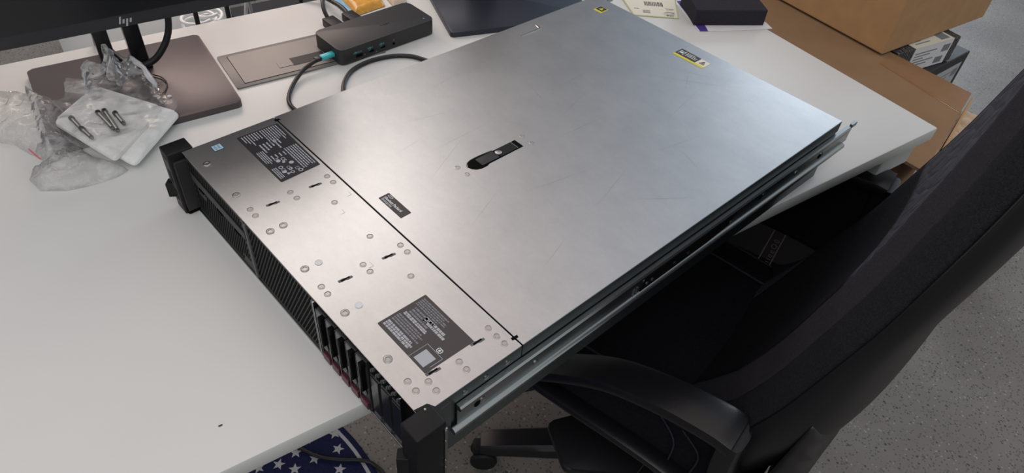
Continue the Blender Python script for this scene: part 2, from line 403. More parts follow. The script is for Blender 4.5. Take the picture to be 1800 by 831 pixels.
# fine scratches in the lids
def scratch(x0, y0, x1, y1, w=.00020, h=SH+.00034):
    d = Vector((x1-x0, y1-y0)).normalized(); n = Vector((-d.y, d.x))*w
    return [(x0, y0, h), ((x0+x1)/2+n.x, (y0+y1)/2+n.y, h), (x1, y1, h), ((x0+x1)/2-n.x, (y0+y1)/2-n.y, h)]
mb = MB()
for a in [(.22, .17, .16, .29), (.30, .17, .27, .24), (.17, .2, .165, .33), (.29, .25, .31, .36), (.15, .18, .14, .24), (.24, .35, .245, .45), (.33, .42, .35, .52), (.06, .30, .055, .36), (.20, .56, .33, .66), (.39, .19, .37, .25), (.36, .30, .33, .40), (.12, .42, .19, .40), (.27, .58, .24, .63), (.16, .44, .155, .52), (.21, .40, .19, .47), (.30, .50, .28, .60), (.37, .34, .42, .41), (.10, .22, .12, .30), (.31, .66, .20, .60), (.40, .45, .34, .47)]: mb.poly(scratch(*a))
obj('scratches', mb, M['scratch'], ac)
mb = MB()
for cx, cy in ((.1747, .1073), (.195, .086)):
    mb.box(cx-.003, cx+.003, cy-.0003, cy, SH, SH+.0002); mb.box(cx+.0027, cx+.003, cy-.005, cy, SH, SH+.0002)
mb.box(.274, .281, .0652, .0655, SH, SH+.0002); mb.box(.2807, .281, .060, .0655, SH, SH+.0002)
obj('pressed_marks', mb, M['rivet'], fc)

# --- stickers
def dashes(mb, x0, x1, y0, y1, rows, z, th=.5, gap=.12, seed=0, along='x', ragged=.3):
    rnd = random.Random(seed)
    for i in range(rows):
        c = y0+(y1-y0)*(i+.5)/rows; hh = (y1-y0)/rows*th/2
        x = x0; end = x1-(x1-x0)*rnd.random()*ragged
        while x < end:
            w = rnd.uniform(.0012, .0045); e = min(end, x+w)
            if along == 'x': mb.poly([(x, c-hh, z), (e, c-hh, z), (e, c+hh, z), (x, c+hh, z)])
            else: mb.poly([(c-hh, x, z), (c+hh, x, z), (c+hh, e, z), (c-hh, e, z)])
            x = e+rnd.uniform(.0003, .0009)
# regulatory label
st = obj('regulatory_label', MB().prism(rquad([(.0120, .0577), (.1142, .0585), (.1122, .1085), (.0130, .1095)], .0015), SH, SH+.00025), M['sticker'], srv, label='black label covered with rows of small white print')
Z = SH+.0003
mb = MB()
dashes(mb, .0145, .046, .084, .107, 8, Z, .42, seed=1)
dashes(mb, .0145, .038, .061, .083, 7, Z, .40, seed=2, ragged=.45)
dashes(mb, .040, .060, .070, .096, 6, Z, .40, seed=3, ragged=.5)
dashes(mb, .062, .108, .090, .107, 6, Z, .45, seed=4, ragged=.12)
dashes(mb, .052, .082, .061, .070, 4, Z, .45, seed=5, ragged=.3)
dashes(mb, .088, .110, .0605, .067, 3, Z, .5, seed=6, ragged=.05)
dashes(mb, .066, .074, .070, .090, 4, Z, .3, seed=8, ragged=.3)
def disc(mb, x, y, r, z, n=10, r2=0):
    if not r2: mb.poly([(x+r*math.cos(6.283*k/n), y+r*math.sin(6.283*k/n), z) for k in range(n)]); return
    for k in range(n):
        a, b = 6.283*k/n, 6.283*(k+1)/n
        mb.poly([(x+r*math.cos(a), y+r*math.sin(a), z), (x+r*math.cos(b), y+r*math.sin(b), z), (x+r2*math.cos(b), y+r2*math.sin(b), z), (x+r2*math.cos(a), y+r2*math.sin(a), z)])
disc(mb, .079, .0745, .0026, Z); disc(mb, .091, .071, .0026, Z, 12, .0016); disc(mb, .100, .0705, .0028, Z); disc(mb, .1055, .0775, .0024, Z, 12, .0014)
disc(mb, .0895, .085, .0030, Z, 6); disc(mb, .099, .0785, .0024, Z, 12, .001); disc(mb, .1075, .0865, .0028, Z, 14, .0017); disc(mb, .084, .0785, .0020, Z, 5)
for bx in ((.0735, .0765, .0715, .0765), (.0945, .098, .069, .0735), (.0935, .0975, .076, .080), (.100, .1045, .083, .0875)):
    for e in ((bx[0], bx[0]+.0006, bx[2], bx[3]), (bx[1]-.0006, bx[1], bx[2], bx[3]), (bx[0], bx[1], bx[2], bx[2]+.0006), (bx[0], bx[1], bx[3]-.0006, bx[3])):
        mb.poly([(e[0], e[2], Z), (e[1], e[2], Z), (e[1], e[3], Z), (e[0], e[3], Z)])
mb.poly([(.103, .071, Z), (.1075, .0715, Z), (.1055, .0755, Z)])
obj('printed_lines', mb, M['lite'], st)
text_mesh('printed_mark', 'CE', .0065, M['lite'], st, TR(.0755, .0785, Z, 0), bold=.0001)
# processor badge
bd = obj('processor_badge', MB().prism(rquad([(.0098, .0270), (.0214, .0270), (.0214, .0388), (.0098, .0388)], .001), SH, SH+.0003), M['sticker'], srv, label='small pale blue square badge')
obj('badge_face', MB().prism(rquad([(.0104, .0276), (.0208, .0276), (.0208, .0382), (.0104, .0382)], .0008), SH+.0003, SH+.00045), mat('pale_blue_badge', (.38, .55, .66), .35), bd)
text_mesh('badge_text', 'intel', .0042, M['dark'], bd, TR(.0115, .0335, SH+.0005), xs=.95)
text_mesh('badge_text', 'XEON', .0030, M['dark'], bd, TR(.0118, .0295, SH+.0005))
# serial label (front right)
sl = obj('serial_label', MB().prism(rquad([(.3430, .0269), (.4147, .0269), (.4147, .0820), (.3430, .0820)], .0012), SH, SH+.00025), M['brown'], srv, label='square dark brown label with blurred rows of pale print')
mb = MB(); mb2 = MB()
dashes(mb, .346, .385, .0305, .0385, 3, Z, .8, seed=11, ragged=.1)
dashes(mb, .348, .382, .052, .056, 2, Z, .8, seed=12, ragged=.1)
dashes(mb, .366, .398, .060, .067, 2, Z, .8, seed=13, ragged=.2)
dashes(mb2, .346, .386, .0400, .0505, 4, Z, .6, seed=14, ragged=.2)
dashes(mb2, .346, .392, .0675, .079, 5, Z, .6, seed=15, ragged=.3)
dashes(mb2, .350, .380, .0565, .0665, 3, Z, .6, seed=16, ragged=.3)
obj('printed_lines', mb, M['lite'], sl); obj('printed_lines', mb2, M['mid'], sl)
mb = MB()
for x0, x1, y0, y1 in ((.3905, .3908, .027, .0475), (.3905, .4125, .0478, .0482), (.4120, .4124, .034, .0480)): mb.box(x0, x1, y0, y1, SH+.0002, Z+.0001)
obj('label_frame', mb, M['lite'], sl)
obj('pale_square', MB().box(.3945, .4085, .0295, .0435, SH+.0002, Z+.00008), M['lite'], sl, label='plain pale square')
mb = MB()
for e in ((.4005, .4065, .0490, .0497), (.4005, .4065, .0533, .0540), (.4005, .4012, .0490, .0540), (.4058, .4065, .0490, .0540), (.4025, .4045, .0505, .0525)): mb.box(*e, SH+.0002, Z+.0001)
obj('label_icon', mb, M['white'], sl)
# maker label
hp = obj('maker_label', MB().prism(rquad([(.2006, .1265), (.2418, .1265), (.2414, .1402), (.2006, .1402)], .0008), SH+.0003, SH+.0006), M['brown'], srv, label='small dark brown maker label with white lettering')
text_mesh('maker_text', 'Hewlett Packard', .0049, M['white'], hp, TR(.2035, .1313, SH+.00065), bold=.00012, xs=.92)
text_mesh('maker_text', 'Enterprise', .0046, M['white'], hp, TR(.2035, .1277, SH+.00065), xs=.92)
mb = MB()
for e in ((.2035, .2110, .1385, .1391), (.2035, .2110, .1363, .1369), (.2035, .2041, .1363, .1391), (.2104, .2110, .1363, .1391)): mb.box(*e, SH+.0006, SH+.0007)
obj('maker_emblem', mb, M['white'], hp)
# yellow caution stickers
y1 = obj('caution_sticker', MB().prism([(.0305, .6530), (.0470, .6530), (.0455, .6720), (.0305, .6705)], SH+.0003, SH+.0006), M['yellow'], srv, label='small square yellow caution sticker near the rear corner')
obj('sticker_panel', MB().prism([(.0310, .6575), (.0450, .6575), (.0440, .6710), (.0310, .6700)], SH+.0006, SH+.0007), M['sticker'], y1)
obj('sticker_triangle', MB().prism([(.0345, .661), (.0420, .661), (.0385, .6685)], SH+.0007, SH+.0008), M['yellow'], y1)
y2 = obj('caution_strip', MB().prism([(.1955, .6478), (.2487, .6483), (.2486, .6530), (.1955, .6530)], SH+.0003, SH+.0006), M['yellow'], srv, label='long yellow and black caution strip sticker')
obj('strip_panel', MB().prism([(.1955, .6530), (.2320, .6530), (.2320, .6700), (.1955, .6710)], SH+.0003, SH+.00065), M['sticker'], y2)
obj('strip_panel', MB().prism([(.2320, .6530), (.2486, .6530), (.2486, .6695), (.2320, .6700)], SH+.0003, SH+.00065), M['cream'], y2)
mb = MB()
for e in ((.1985, .1993, .656, .668), (.2065, .2073, .656, .668), (.1993, .2065, .6645, .6655), (.200, .205, .659, .6625)): mb.box(*e, SH+.0006, SH+.00075)
dashes(mb, .2095, .2300, .657, .668, 3, SH+.0008, .4, seed=21)
obj('strip_print', mb, M['white'], y2)
mb = MB()
for a, b in (((.2365, .657), (.2445, .657)), ((.2445, .657), (.2405, .666)), ((.2405, .666), (.2365, .657))):
    mb.tube([(a[0], a[1], SH+.0007), (b[0], b[1], SH+.0007)], .0005, 4)
mb.box(.2395, .2415, .6585, .6625, SH+.0006, SH+.0008)
obj('strip_symbol', mb, M['sticker'], y2)

# --- front face: two perforated bays and drive carriers
def hexplate(x0, x1, z0, z1, pitch, y, skip=()):
    mb = MB(); r = pitch*.40; row = 0; z = z0+pitch*.5
    while z < z1-pitch*.4:
        x = x0+pitch*(.5 if row % 2 else 1.0)
        while x < x1-pitch*.45:
            if not any(a <= x <= b and c <= z <= d for a, b, c, d in skip):
                mb.poly([(x+r*math.cos(R(60*k+30)), y, z+r*math.sin(R(60*k+30))) for k in range(6)])
            x += pitch
        z += pitch*.866; row += 1
    return mb
B1, B2, B3 = (.004, .1425), (.1455, .2815), (.2845, .4400)
for (a, b), nm in ((B1, 1), (B2, 2)):
    fr = obj('bay_grille', MB().box(a, b, -.0018, .006, .003, .0845, bev=.0006), M['dark'], srv)
    skip = [(.018, .038, .040, .056), (.050, .142, .054, .0665), (.118, .142, .0, .02)] if nm == 1 else [(.0, .1500, 0, 1)]
    obj('perforation', hexplate(a+.004, b-.004, .006, .083, .0046 if nm == 1 else .0052, -.0022, skip), M['void'], fr)
    if nm == 1:
        obj('grille_bar', MB().box(.012, .1405, -.0032, -.0018, .055, .066, bev=.0004), M['dark'], fr)
        for x in (.030, .075, .117):
            obj('finger_slot', MB().box(x-.004, x+.009, -.0036, -.0020, .0505, .0525), M['void'], fr)
    else:
        for x in (a, b-.0035): obj('grille_edge', MB().box(x, x+.0035, -.004, -.0015, .004, .084, bev=.0005), M['grey'], fr)
obj('front_lip', MB().box(0, SW, -.0035, .004, 0, .0022, bev=.0004), M['rail'], srv)
obj('bay_divider', MB().box(.2820, .2836, -.0045, .004, .003, .0850), M['rail'], srv)
obj('bay_divider', MB().box(.4195, .4204, -.0040, .004, .003, .0850), M['rail'], srv)
cage = obj('drive_cage', MB().box(.2840, .4400, .0005, .006, .002, .0850), M['void'], srv)
CW = .0166
def carrier():
    c = obj('drive_carrier', MB().box(0, CW-.0012, -.0030, .004, .0025, .0800, bev=.0007), M['dark'], srv)
    obj('carrier_face', MB().box(.0008, .0098, -.0042, -.0028, .022, .0785, bev=.0005), M['grey'], c)
    obj('eject_lever', MB().prism([(.0080, .030), (.0125, .036), (.0128, .070), (.0148, .0735), (.0148, .079), (.0100, .079), (.0098, .046)], 0, .0050, T=Matrix(((1, 0, 0, 0), (0, 0, -1, -.0028), (0, 1, 0, 0), (0, 0, 0, 1)))), M['void'], c)
    obj('release_button', MB().box(.0012, .0138, -.0058, -.0028, .0045, .0150, bev=.0006), M['red'], c, label='maroon release button')
    T = Matrix(((1, 0, 0, .0068), (0, 0, -1, -.0040), (0, 1, 0, .0285), (0, 0, 0, 1)))
    obj('indicator_ring', MB().lathe([(.0052, 0), (.0052, .0005), (.0044, .0005), (.0042, 0)], 16, T=T), M['mid'], c, smooth=True)
    obj('capacity_tag', MB().box(.0016, .0090, -.0046, -.0040, .0690, .0775), M['mid'], c)
    obj('carrier_trim', MB().box(.0002, .0009, -.0046, -.0028, .0040, .0790), M['rail'], c)
    return c
c0 = carrier(); c0.location = (.2862, 0, 0)
for i in range(1, 5): copy_obj(c0, srv, (.2862+i*CW, 0, 0))
b0 = obj('blank_filler', MB().box(0, CW-.0016, -.0016, .004, .0025, .0660, bev=.0008), M['gloss'], srv)
obj('filler_panel', MB().box(.0012, CW-.003, -.0026, -.0014, .010, .0640, bev=.0005), M['gloss'], b0)
obj('filler_clip', MB().box(.0030, CW-.004, -.0030, -.0010, .0040, .0080), M['grey'], b0)
b0.location = (.3702, 0, 0)
for i in range(1, 3): copy_obj(b0, srv, (.3702+i*CW, 0, 0))
mb = MB()
for i in range(12): mb.box(.372+i*.0040, .3735+i*.0040, -.002, .001, .070+(i % 2)*.005, .074+(i % 2)*.005)
obj('cage_contacts', mb, M['grey'], cage)
# --- ears
def ear(x0, x1, left):
    e = obj('rack_ear', MB().box(x0, x1, -.0185, .0115, .001, .0893, bev=.0018, seg=3), M['black'], srv, smooth=True, label='black plastic rack ear')
    if left:
        obj('ear_recess', MB().box(x1-.0005, x1+.0035, -.0150, -.001, .006, .0780, bev=.0006), M['dark'], e)
        for z0 in (.048, .020):
            for k in range(5): obj('ear_louvre', MB().box(x1-.0120, x1-.004, -.0192, -.0180, z0+k*.0036, z0+k*.0036+.0016), M['void'], e)
        obj('ear_face_panel', MB().box(x0+.007, x1-.0015, -.0190, -.0180, .012, .080, bev=.0004), M['dark'], e)
        obj('ear_latch', MB().prism([(x0-.004, -.019), (x0+.004, -.026), (x0+.009, -.0185), (x0+.001, -.010)], .020, .040, bev=.0006), M['black'], e)
        obj('ear_foot', MB().box(x0+.006, x1+.003, -.0165, .006, .0, .012, bev=.003), M['void'], e)
    else:
        obj('ear_tab', MB().prism([(x0-.003, -.002), (x0+.007, -.002), (x0+.022, .0105), (x0+.010, .016), (x0-.001, .010)], .083, .0885, bev=.0008), M['black'], e)
        o = obj('ear_rivet', MB().lathe([(.0014, 0), (.0014, .0006), (.0002, .0009)], 12), M['screw'], e, smooth=True); o.location = (x0+.003, .005, .0886)
        obj('ear_latch', MB().prism([(x0-.006, -.019), (x0+.002, -.026), (x0+.009, -.0185), (x0+.001, -.008)], .012, .042, bev=.0006), M['black'], e)
        obj('ear_plate', MB().box(x1-.0005, x1+.0010, .0090, .0118, .001, .0800), M['rail'], e)
        for z in (.078, .062, .03, .018):
            T = Matrix(((0, 0, 1, x1+.001), (1, 0, 0, .0095), (0, 1, 0, z), (0, 0, 0, 1)))
            obj('ear_screw', MB().lathe([(.0014, 0), (.0014, .0008), (.0003, .0011)], 12, T=T), M['screw'], e, smooth=True)
    return e
ear(-.0235, -.0008, True)
ear(.4405, .4640, False)
# --- slide rails (both sides)
def rail(sx):
    g = 1 if sx > 0 else -1
    X = SW if sx > 0 else 0
    def bx(a, b): return (X+a, X+b) if g > 0 else (X-b, X-a)
    pl = MB()
    pl.box(*bx(.0018, .0030), .036, .722, .034, .066)
    r = obj('slide_rail', pl, M['rail'], srv)
    pts = [(.0012, .0695), (.0060, .0695), (.0078, .0678), (.0078, .0645), (.0064, .0628), (.0030, .0620), (.0018, .0645)]
    for flip in (0, 1):
        poly = [(a, (z if not flip else .1010-z)) for a, z in pts]
        b = MB(); n = len(poly)
        ys = [.036, .722] if not flip else [.030, .728]
        rings = [[b.b.verts.new((X+g*a, y, z)) for a, z in poly] for y in ys]
        for k in range(n): b.b.faces.new((rings[0][k], rings[0][(k+1) % n], rings[1][(k+1) % n], rings[1][k]))
        b.b.faces.new(rings[0]); b.b.faces.new(rings[1][::-1])
        obj('rail_flange', b, M['rail'], r, smooth=True)
    obj('rail_tip', MB().box(*bx(.0018, .0030), .722, .738, .038, .062), M['rail'], r)
    obj('rail_hook', MB().box(*bx(.0018, .0060), .728, .742, .0640, .0700, bev=.0008), M['rail'], r)
    obj('rail_latch_plate', MB().prism([(.286, .036), (.300, .062), (.440, .062), (.462, .057), (.450, .044), (.400, .0375)], 0, .0010, T=Matrix(((0, 0, g, X+g*.0031), (1, 0, 0, 0), (0, 1, 0, 0), (0, 0, 0, 1)))), M['void'], r, label='black release latch in the rail')
    for y in (.3440, .3690, .296, .305, .452):
        T = Matrix(((0, 0, g, X+g*.0040), (1, 0, 0, y), (0, 1, 0, .0475), (0, 0, 0, 1)))
        obj('rail_pin', MB().lathe([(.0022, 0), (.0022, .0012), (.0004, .0018)], 12, T=T), M['screw'] if .33 < y < .4 else M['rivet'], r, smooth=True)
    for y, z in ((.065, .050), (.132, .047), (.522, .052), (.600, .048), (.665, .048)):
        T = Matrix(((0, 0, g, X+g*.0030), (1, 0, 0, y), (0, 1, 0, z), (0, 0, 0, 1)))
        obj('rail_rivet', MB().lathe([(.0034, 0), (.0034, .0009), (.0005, .0016)], 14, T=T), M['screw'], r, smooth=True)
        T = Matrix(((0, 0, g, X+g*.0031), (1, 0, 0, y-.006), (0, 1, 0, z-.001), (0, 0, 0, 1)))
        if y in (.065, .522, .665): obj('rail_hole', MB().lathe([(.0036, 0), (.0036, .0003), (.0003, .0003)], 14, T=T), M['void'], r)
    for k in range(2): obj('rail_stop', MB().box(*bx(.003, .0040), .276+k*.005, .278+k*.005, .040, .049), M['screw'], r)
    return r
rail(1); rail(-1)
for y in (.046, .070, .095):
    T = Matrix(((0, 0, 1, SW+.0008), (1, 0, 0, y), (0, 1, 0, .0770), (0, 0, 0, 1)))
    obj('side_screw', MB().lathe([(.0028, 0), (.0028, .0006), (.0004, .0009)], 14, T=T), M['screw'], srv, smooth=True)
obj('side_groove', MB().box(SW+.0006, SW+.0013, YS+.02, .64, .0700, .0707), M['void'], srv)
for y in (.175, .27, .62):
    T = Matrix(((0, 0, 1, SW+.0008), (1, 0, 0, y), (0, 1, 0, .0665), (0, 0, 0, 1)))
    obj('side_screw', MB().lathe([(.0026, 0), (.0026, .0005), (.0004, .0008)], 12, T=T), M['screw'], srv, smooth=True)
obj('side_plate', MB().box(SW, SW+.0016, .010, .0300, .004, .0780), M['side'], srv)
obj('rear_clip', MB().prism([(SW-.030, SL+.004), (SW-.012, SL+.004), (SW-.008, SL+.018), (SW-.026, SL+.018)], .060, .0625, bev=.0006), M['rail'], srv)
obj('rear_clip', MB().box(SW-.030, SW-.010, .660, SL+.006, .056, .0605), M['rail'], srv)

# ------------------------------------------------------------------ monitor on the left
mon = empty('monitor', (-1.031, .62, DZ), 0, 'black computer monitor with a silver emblem over its bronze grey foot', 'monitor')
ax, ay = -1.031, .62
obj('foot', MB().prism(rrect(-1.154-ax, -.909-ax, .541-ay, .760-ay, .008), 0, .010, bev=.0015), M['base'], mon, smooth=True)
for x0, x1, z1 in ((-1.058, -1.038, .34), (-1.018, -.996, .34)):
    obj('neck', MB().box(x0-ax, x1-ax, .692-ay, .716-ay, .009, z1, bev=.002), M['gloss'], mon, smooth=True)
obj('neck_bridge', MB().box(-1.058-ax, -.996-ax, .694-ay, .714-ay, .086, .34, bev=.002), M['black'], mon)
obj('neck_base', MB().box(-1.060-ax, -.994-ax, .688-ay, .720-ay, .009, .020, bev=.002), M['black'], mon)
ZB = .114                                 # bottom of the screen housing above the desk
hs = obj('housing', MB().box(-.27, .27, -.004, .040, ZB, ZB+.34, bev=.004), M['bezel'], mon, smooth=True)
obj('screen', MB().box(-.263, .263, -.0056, -.0030, ZB+.019, ZB+.330), M['screen'], mon)
obj('hinge_block', MB().box(-.05, .05, .034, .075, ZB+.10, ZB+.22, bev=.004), M['black'], mon)
mb = MB()
def stroke(x0, z0, z1, w=.0024, sh=.28):
    mb.poly([(x0+sh*z0, -.0044, z0+ZB), (x0+w+sh*z0, -.0044, z0+ZB), (x0+w+sh*z1, -.0044, z1+ZB), (x0+sh*z1, -.0044, z1+ZB)])
ex = .004
stroke(ex, .0065, .0160); stroke(ex+.0044, .0065, .0120); stroke(ex+.0088, .0020, .0120); stroke(ex+.0132, .0065, .0120)
obj('emblem', mb, M['silver'], mon, solid=.0003)

# cables by the monitor
def cable(name, pts, r, m, label, cat='cable', n=8, group=None, flat=1):
    mb = MB(); mb.tube(cr(pts, 8), r, n, flat=flat)
    return tag(obj(name, mb, m, smooth='all'), label, cat, group)
cable('monitor_cable', [(-.962, .70, .95), (-.955, .68, .87), (-.960, .675, .812), (-.985, .672, .775), (-1.012, .678, .762), (-1.030, .700, .762), (-1.045, .735, .775), (-1.05, .80, .76), (-1.05, .86, .70)], .0048, M['cable'], 'thick black cable curving down from the monitor behind its neck')
cable('thin_wire', [(-1.000, .664, .752), (-.991, .650, .752), (-.989, .630, .752), (-.997, .612, .752), (-1.004, .603, .754)], .0009, M['cable'], 'thin black wire curled on the monitor foot')
for i, (x, y, lb) in enumerate(((-.892, .845, 'black cable hanging down behind the desk edge, nearest the monitor emblem'), (-.838, .850, 'black cable hanging down behind the desk edge beside the white strip end'))):
    cable('hanging_cable', [(x, y-.02, .98), (x, y-.005, .88), (x+.002, y, .78), (x, y+.01, .60), (x-.01, y+.02, .3), (x-.01, y+.04, .012)], .0042, M['cable'], lb, group=None)
# power strip / white cable tray behind the desk
cb = empty('cable_tray', (-.93, .91, .64), 0, 'white cable tray hung behind the rear desk edge', 'tray')
obj('tray_body', MB().box(-.17, .125, -.045, .07, 0, .004, bev=.001), M['whitepl'], cb)
obj('tray_wall', MB().box(-.17, .125, .066, .070, 0, .045), M['whitepl'], cb)
obj('tray_wall', MB().box(-.17, .125, -.045, -.041, 0, .030), M['whitepl'], cb)
obj('tray_arm', MB().box(-.16, -.14, -.30, -.040, .022, .030), M['whitepl'], cb)
obj('tray_arm', MB().box(.09, .11, -.30, -.040, .022, .030), M['whitepl'], cb)
for i, (cx, cy, rr, lb) in enumerate(((-.872, .935, .030, 'loop of white cable lying on the tray, larger coil'), (-.850, .945, .022, 'loop of white cable lying on the tray, smaller coil'))):
    cable('white_cable', [(cx+rr*math.cos(t*.5)*(1+.05*math.sin(t)), cy+rr*1.1*math.sin(t*.5), .672+.001*t) for t in range(0, 24)], .0030, M['whitepl'], lb, n=8)
cable('grey_cable', [(-.80, .93, .60), (-.79, .935, .66), (-.775, .95, .70), (-.768, .97, .62), (-.77, .99, .4), (-.77, 1.02, .01)], .0035, mat('light_grey_cable', (.45, .45, .45), .5), 'pale grey cable drooping past the tray end')
cable('black_floor_cable', [(-1.20, .84, .76), (-1.19, .85, .6), (-1.18, .9, .2), (-1.17, .95, .012)], .0035, M['cable'], 'black cable behind the desk at far left under the monitor')
pw = obj('dark_gap_block', MB().box(-.70, -.30, 1.12, 1.50, 0, .42, bev=.005), M['dark']); tag(pw, 'dark grey low block added for the shaded floor gap behind the desk', 'backdrop')  # added dark block, stands in for shaded floor behind the desk

# ------------------------------------------------------------------ second monitor foot (right)
m2 = empty('monitor_stand', (-.40, .70, DZ), R(-6), 'dark blue grey monitor stand behind the server and the dock', 'monitor stand')
# foot outline given in world coordinates then turned into the stand's frame
def tolocal(o, p):
    T = Matrix.Translation(o.location) @ Matrix.Rotation(o.rotation_euler.z, 4, 'Z')
    v = T.inverted() @ Vector((p[0], p[1], 0)); return (v.x, v.y)
fp = [tolocal(m2, p) for p in ((-.541, .583), (-.270, .520), (-.232, .745), (-.488, .795))]
obj('foot', MB().prism(rquad(fp, .008), 0, .009, bev=.0015), M['base_dark'], m2, smooth=True)
obj('neck', MB().box(-.035, .035, .02, .05, .009, .36, bev=.003), M['gloss'], m2, smooth=True)
obj('mount_plate', MB().box(-.06, .06, .005, .02, .25, .36, bev=.002), M['black'], m2)

# ------------------------------------------------------------------ docking station
dk = empty('docking_station', (-.742, .578, DZ), R(9.2), 'black docking station with a teal plug, behind the server', 'docking station')
DH = .0275; DL, DW = .186, .078
obj('feet_pad', MB().prism(rrect(.004, DL-.004, .004, DW-.004, .008), 0, .0025), M['void'], dk)
obj('body', MB().prism(rrect(0, DL, 0, DW, .010), .0022, DH, bev=.0012), M['dark'], dk, smooth=True)
Tf = Matrix(((1, 0, 0, 0), (0, 0, -1, -.0002), (0, 1, 0, 0), (0, 0, 0, 1)))
obj('usb_port', MB().box(.028, .0400, -.0004, .002, .0075, .0125), M['void'], dk)
obj('usb_port', MB().box(.053, .0620, -.0004, .002, .0085, .0118), M['void'], dk)
obj('usb_port', MB().box(.075, .0840, -.0004, .002, .0085, .0118), M['void'], dk)
obj('audio_port', MB().lathe([(.0022, 0), (.0022, .0008), (.0012, .0008), (.001, .0002)], 14, T=Tf @ TR(.1005, .0095, 0)), M['void'], dk)
for x, b in ((.0235, 'USB 3.1 A'), (.0500, 'USB-C'), (.0720, 'USB-C')):
    text_mesh('port_text', b, .0044, M['tealp'], dk, Tf @ TR(x, .0150, .0002), xs=.85)
for x, b in ((.0520, '3.1'), (.0740, '3.1')):
    text_mesh('port_text', b, .0040, M['tealp'], dk, Tf @ TR(x, .0112, .0002), xs=.85)
disc_ = MB(); disc(disc_, .0440, .0085, .0008, 0, 8); disc(disc_, .0665, .0060, .0008, 0, 8)
o = obj('port_led', disc_, M['tealp'], dk); o.data.transform(Tf @ TR(0, 0, .0003))
text_mesh('audio_icon', 'o', .006, M['mid'], dk, Tf @ TR(.0992, .0145, .0002))
text_mesh('maker_text', 'i-tec', .0100, mat('dark_gloss_print', (.008, .008, .009), .25), dk, TR(.098, .030, DH+.0001), shear=.2, bold=.0003)
o = obj('power_led', MB().lathe([(.0018, 0), (.0018, .0004), (.0002, .0006)], 12), M['led'], dk); o.location = (DL-.014, .012, DH)
# cable with teal plug
uc = empty('usb_cable', (-.742, .600, DZ+.014), R(9.2), 'black usb cable with a teal plug curling under the server', 'cable')
def loc_uc(p):
    T = Matrix.Translation(uc.location) @ Matrix.Rotation(R(9.2), 4, 'Z'); return T.inverted() @ Vector(p)
obj('plug', MB().box(-.026, -.002, -.0055, .0055, -.0035, .0035, bev=.0022, seg=3), M['teal'], uc, smooth=True, label='teal plug')
obj('plug_collar', MB().box(-.036, -.026, -.0048, .0048, -.0030, .0030, bev=.0015), M['cable'], uc, smooth=True)
mb = MB(); mb.tube(cr([loc_uc(p) for p in [(-.772, .5945, DZ+.0135), (-.786, .590, DZ+.012), (-.806, .580, DZ+.008), (-.832, .553, DZ+.004), (-.848, .524, DZ+.0035), (-.850, .500, DZ+.0035), (-.843, .480, DZ+.0035), (-.826, .456, DZ+.0035), (-.80, .43, DZ+.0032)]], 8), .0032, 8)
obj('cord', mb, M['cable'], uc, smooth='all')
def oncurve(): pass
cable('power_cable', [(-.600, .500, DZ+.0035), (-.620, .538, DZ+.0035), (-.634, .556, DZ+.0035), (-.660, .5685, DZ+.0035), (-.697, .5700, DZ+.0035), (-.731, .5580, DZ+.0035), (-.754, .536, DZ+.0035), (-.768, .511, DZ+.0035), (-.776, .480, DZ+.0035), (-.772, .45, DZ+.0035)], .0035, M['cable'], 'black cable looping out from under the server in front of the dock')
# plugs at the back of the dock
for i, (bx_, lb, pts) in enumerate(((-.034+.07, 'black plug with its cable arching behind the dock, left one', [(-.707, .705, .752), (-.708, .722, .764), (-.700, .745, .772), (-.686, .765, .765), (-.68, .80, .755), (-.68, .824, .748), (-.68, .835, .70), (-.68, .86, .5)]),
                                     (.06, 'black plug with straight cable behind the dock, next to the orange packet', [(-.672, .705, .754), (-.672, .725, .757), (-.676, .750, .757), (-.690, .800, .755), (-.71, .824, .748), (-.71, .835, .70), (-.71, .86, .5)]))):
    p = empty('cable_plug', (pts[0][0], pts[0][1], pts[0][2]), R(9.2), lb, 'cable')
    T = Matrix.Translation(p.location) @ Matrix.Rotation(R(9.2), 4, 'Z')
    obj('plug', MB().box(-.011, .011, -.038, .006, -.009, .006, bev=.002), M['black'], p, smooth=True)
    mb = MB(); mb.tube(cr([T.inverted() @ Vector(q) for q in pts], 6), .0038, 8); obj('cord', mb, M['cable'], p, smooth='all')
# orange / blue packet behind the dock
def pillow(name, q, z0, h, m, label, cat, nx=16, seed=0, amp=.0015):
    q = [Vector(p) for p in q]
    def P(u, v):
        a = q[0].lerp(q[1], u); b = q[3].lerp(q[2], u); return a.lerp(b, v)
    mb = MB()
    def top(u, v):
        p = P(u, v); e = min(1, 6*min(u, 1-u, v, 1-v)); e = math.sin(e*math.pi/2)
        return (p.x, p.y, z0+.0008+e*(h+amp*noise.noise(Vector((u*6, v*6, seed)))))
    mb.grid(top, nx, nx)
    mb.grid(lambda u, v: (P(u, v).x, P(u, v).y, z0), 2, 2)
    bmesh.ops.remove_doubles(mb.b, verts=mb.b.verts, dist=1e-5)
    return tag(obj(name, mb, m, smooth='all'), label, cat)
pillow('snack_packet', [(-.652, .722), (-.590, .735), (-.575, .800), (-.648, .800)], DZ, .010, M['orange'], 'orange packet lying behind the docking station', 'packet')
pillow('blue_packet', [(-.664, .715), (-.652, .720), (-.650, .800), (-.668, .800)], DZ, .006, M['bluef'], 'narrow pale blue packet edge beside the orange packet', 'packet', seed=4)
pillow('foil_pouch', [(-.578, .725), (-.548, .732), (-.53, .800), (-.572, .800)], DZ, .008, M['tan'], 'beige mottled pouch behind the far end of the dock', 'pouch', seed=8)

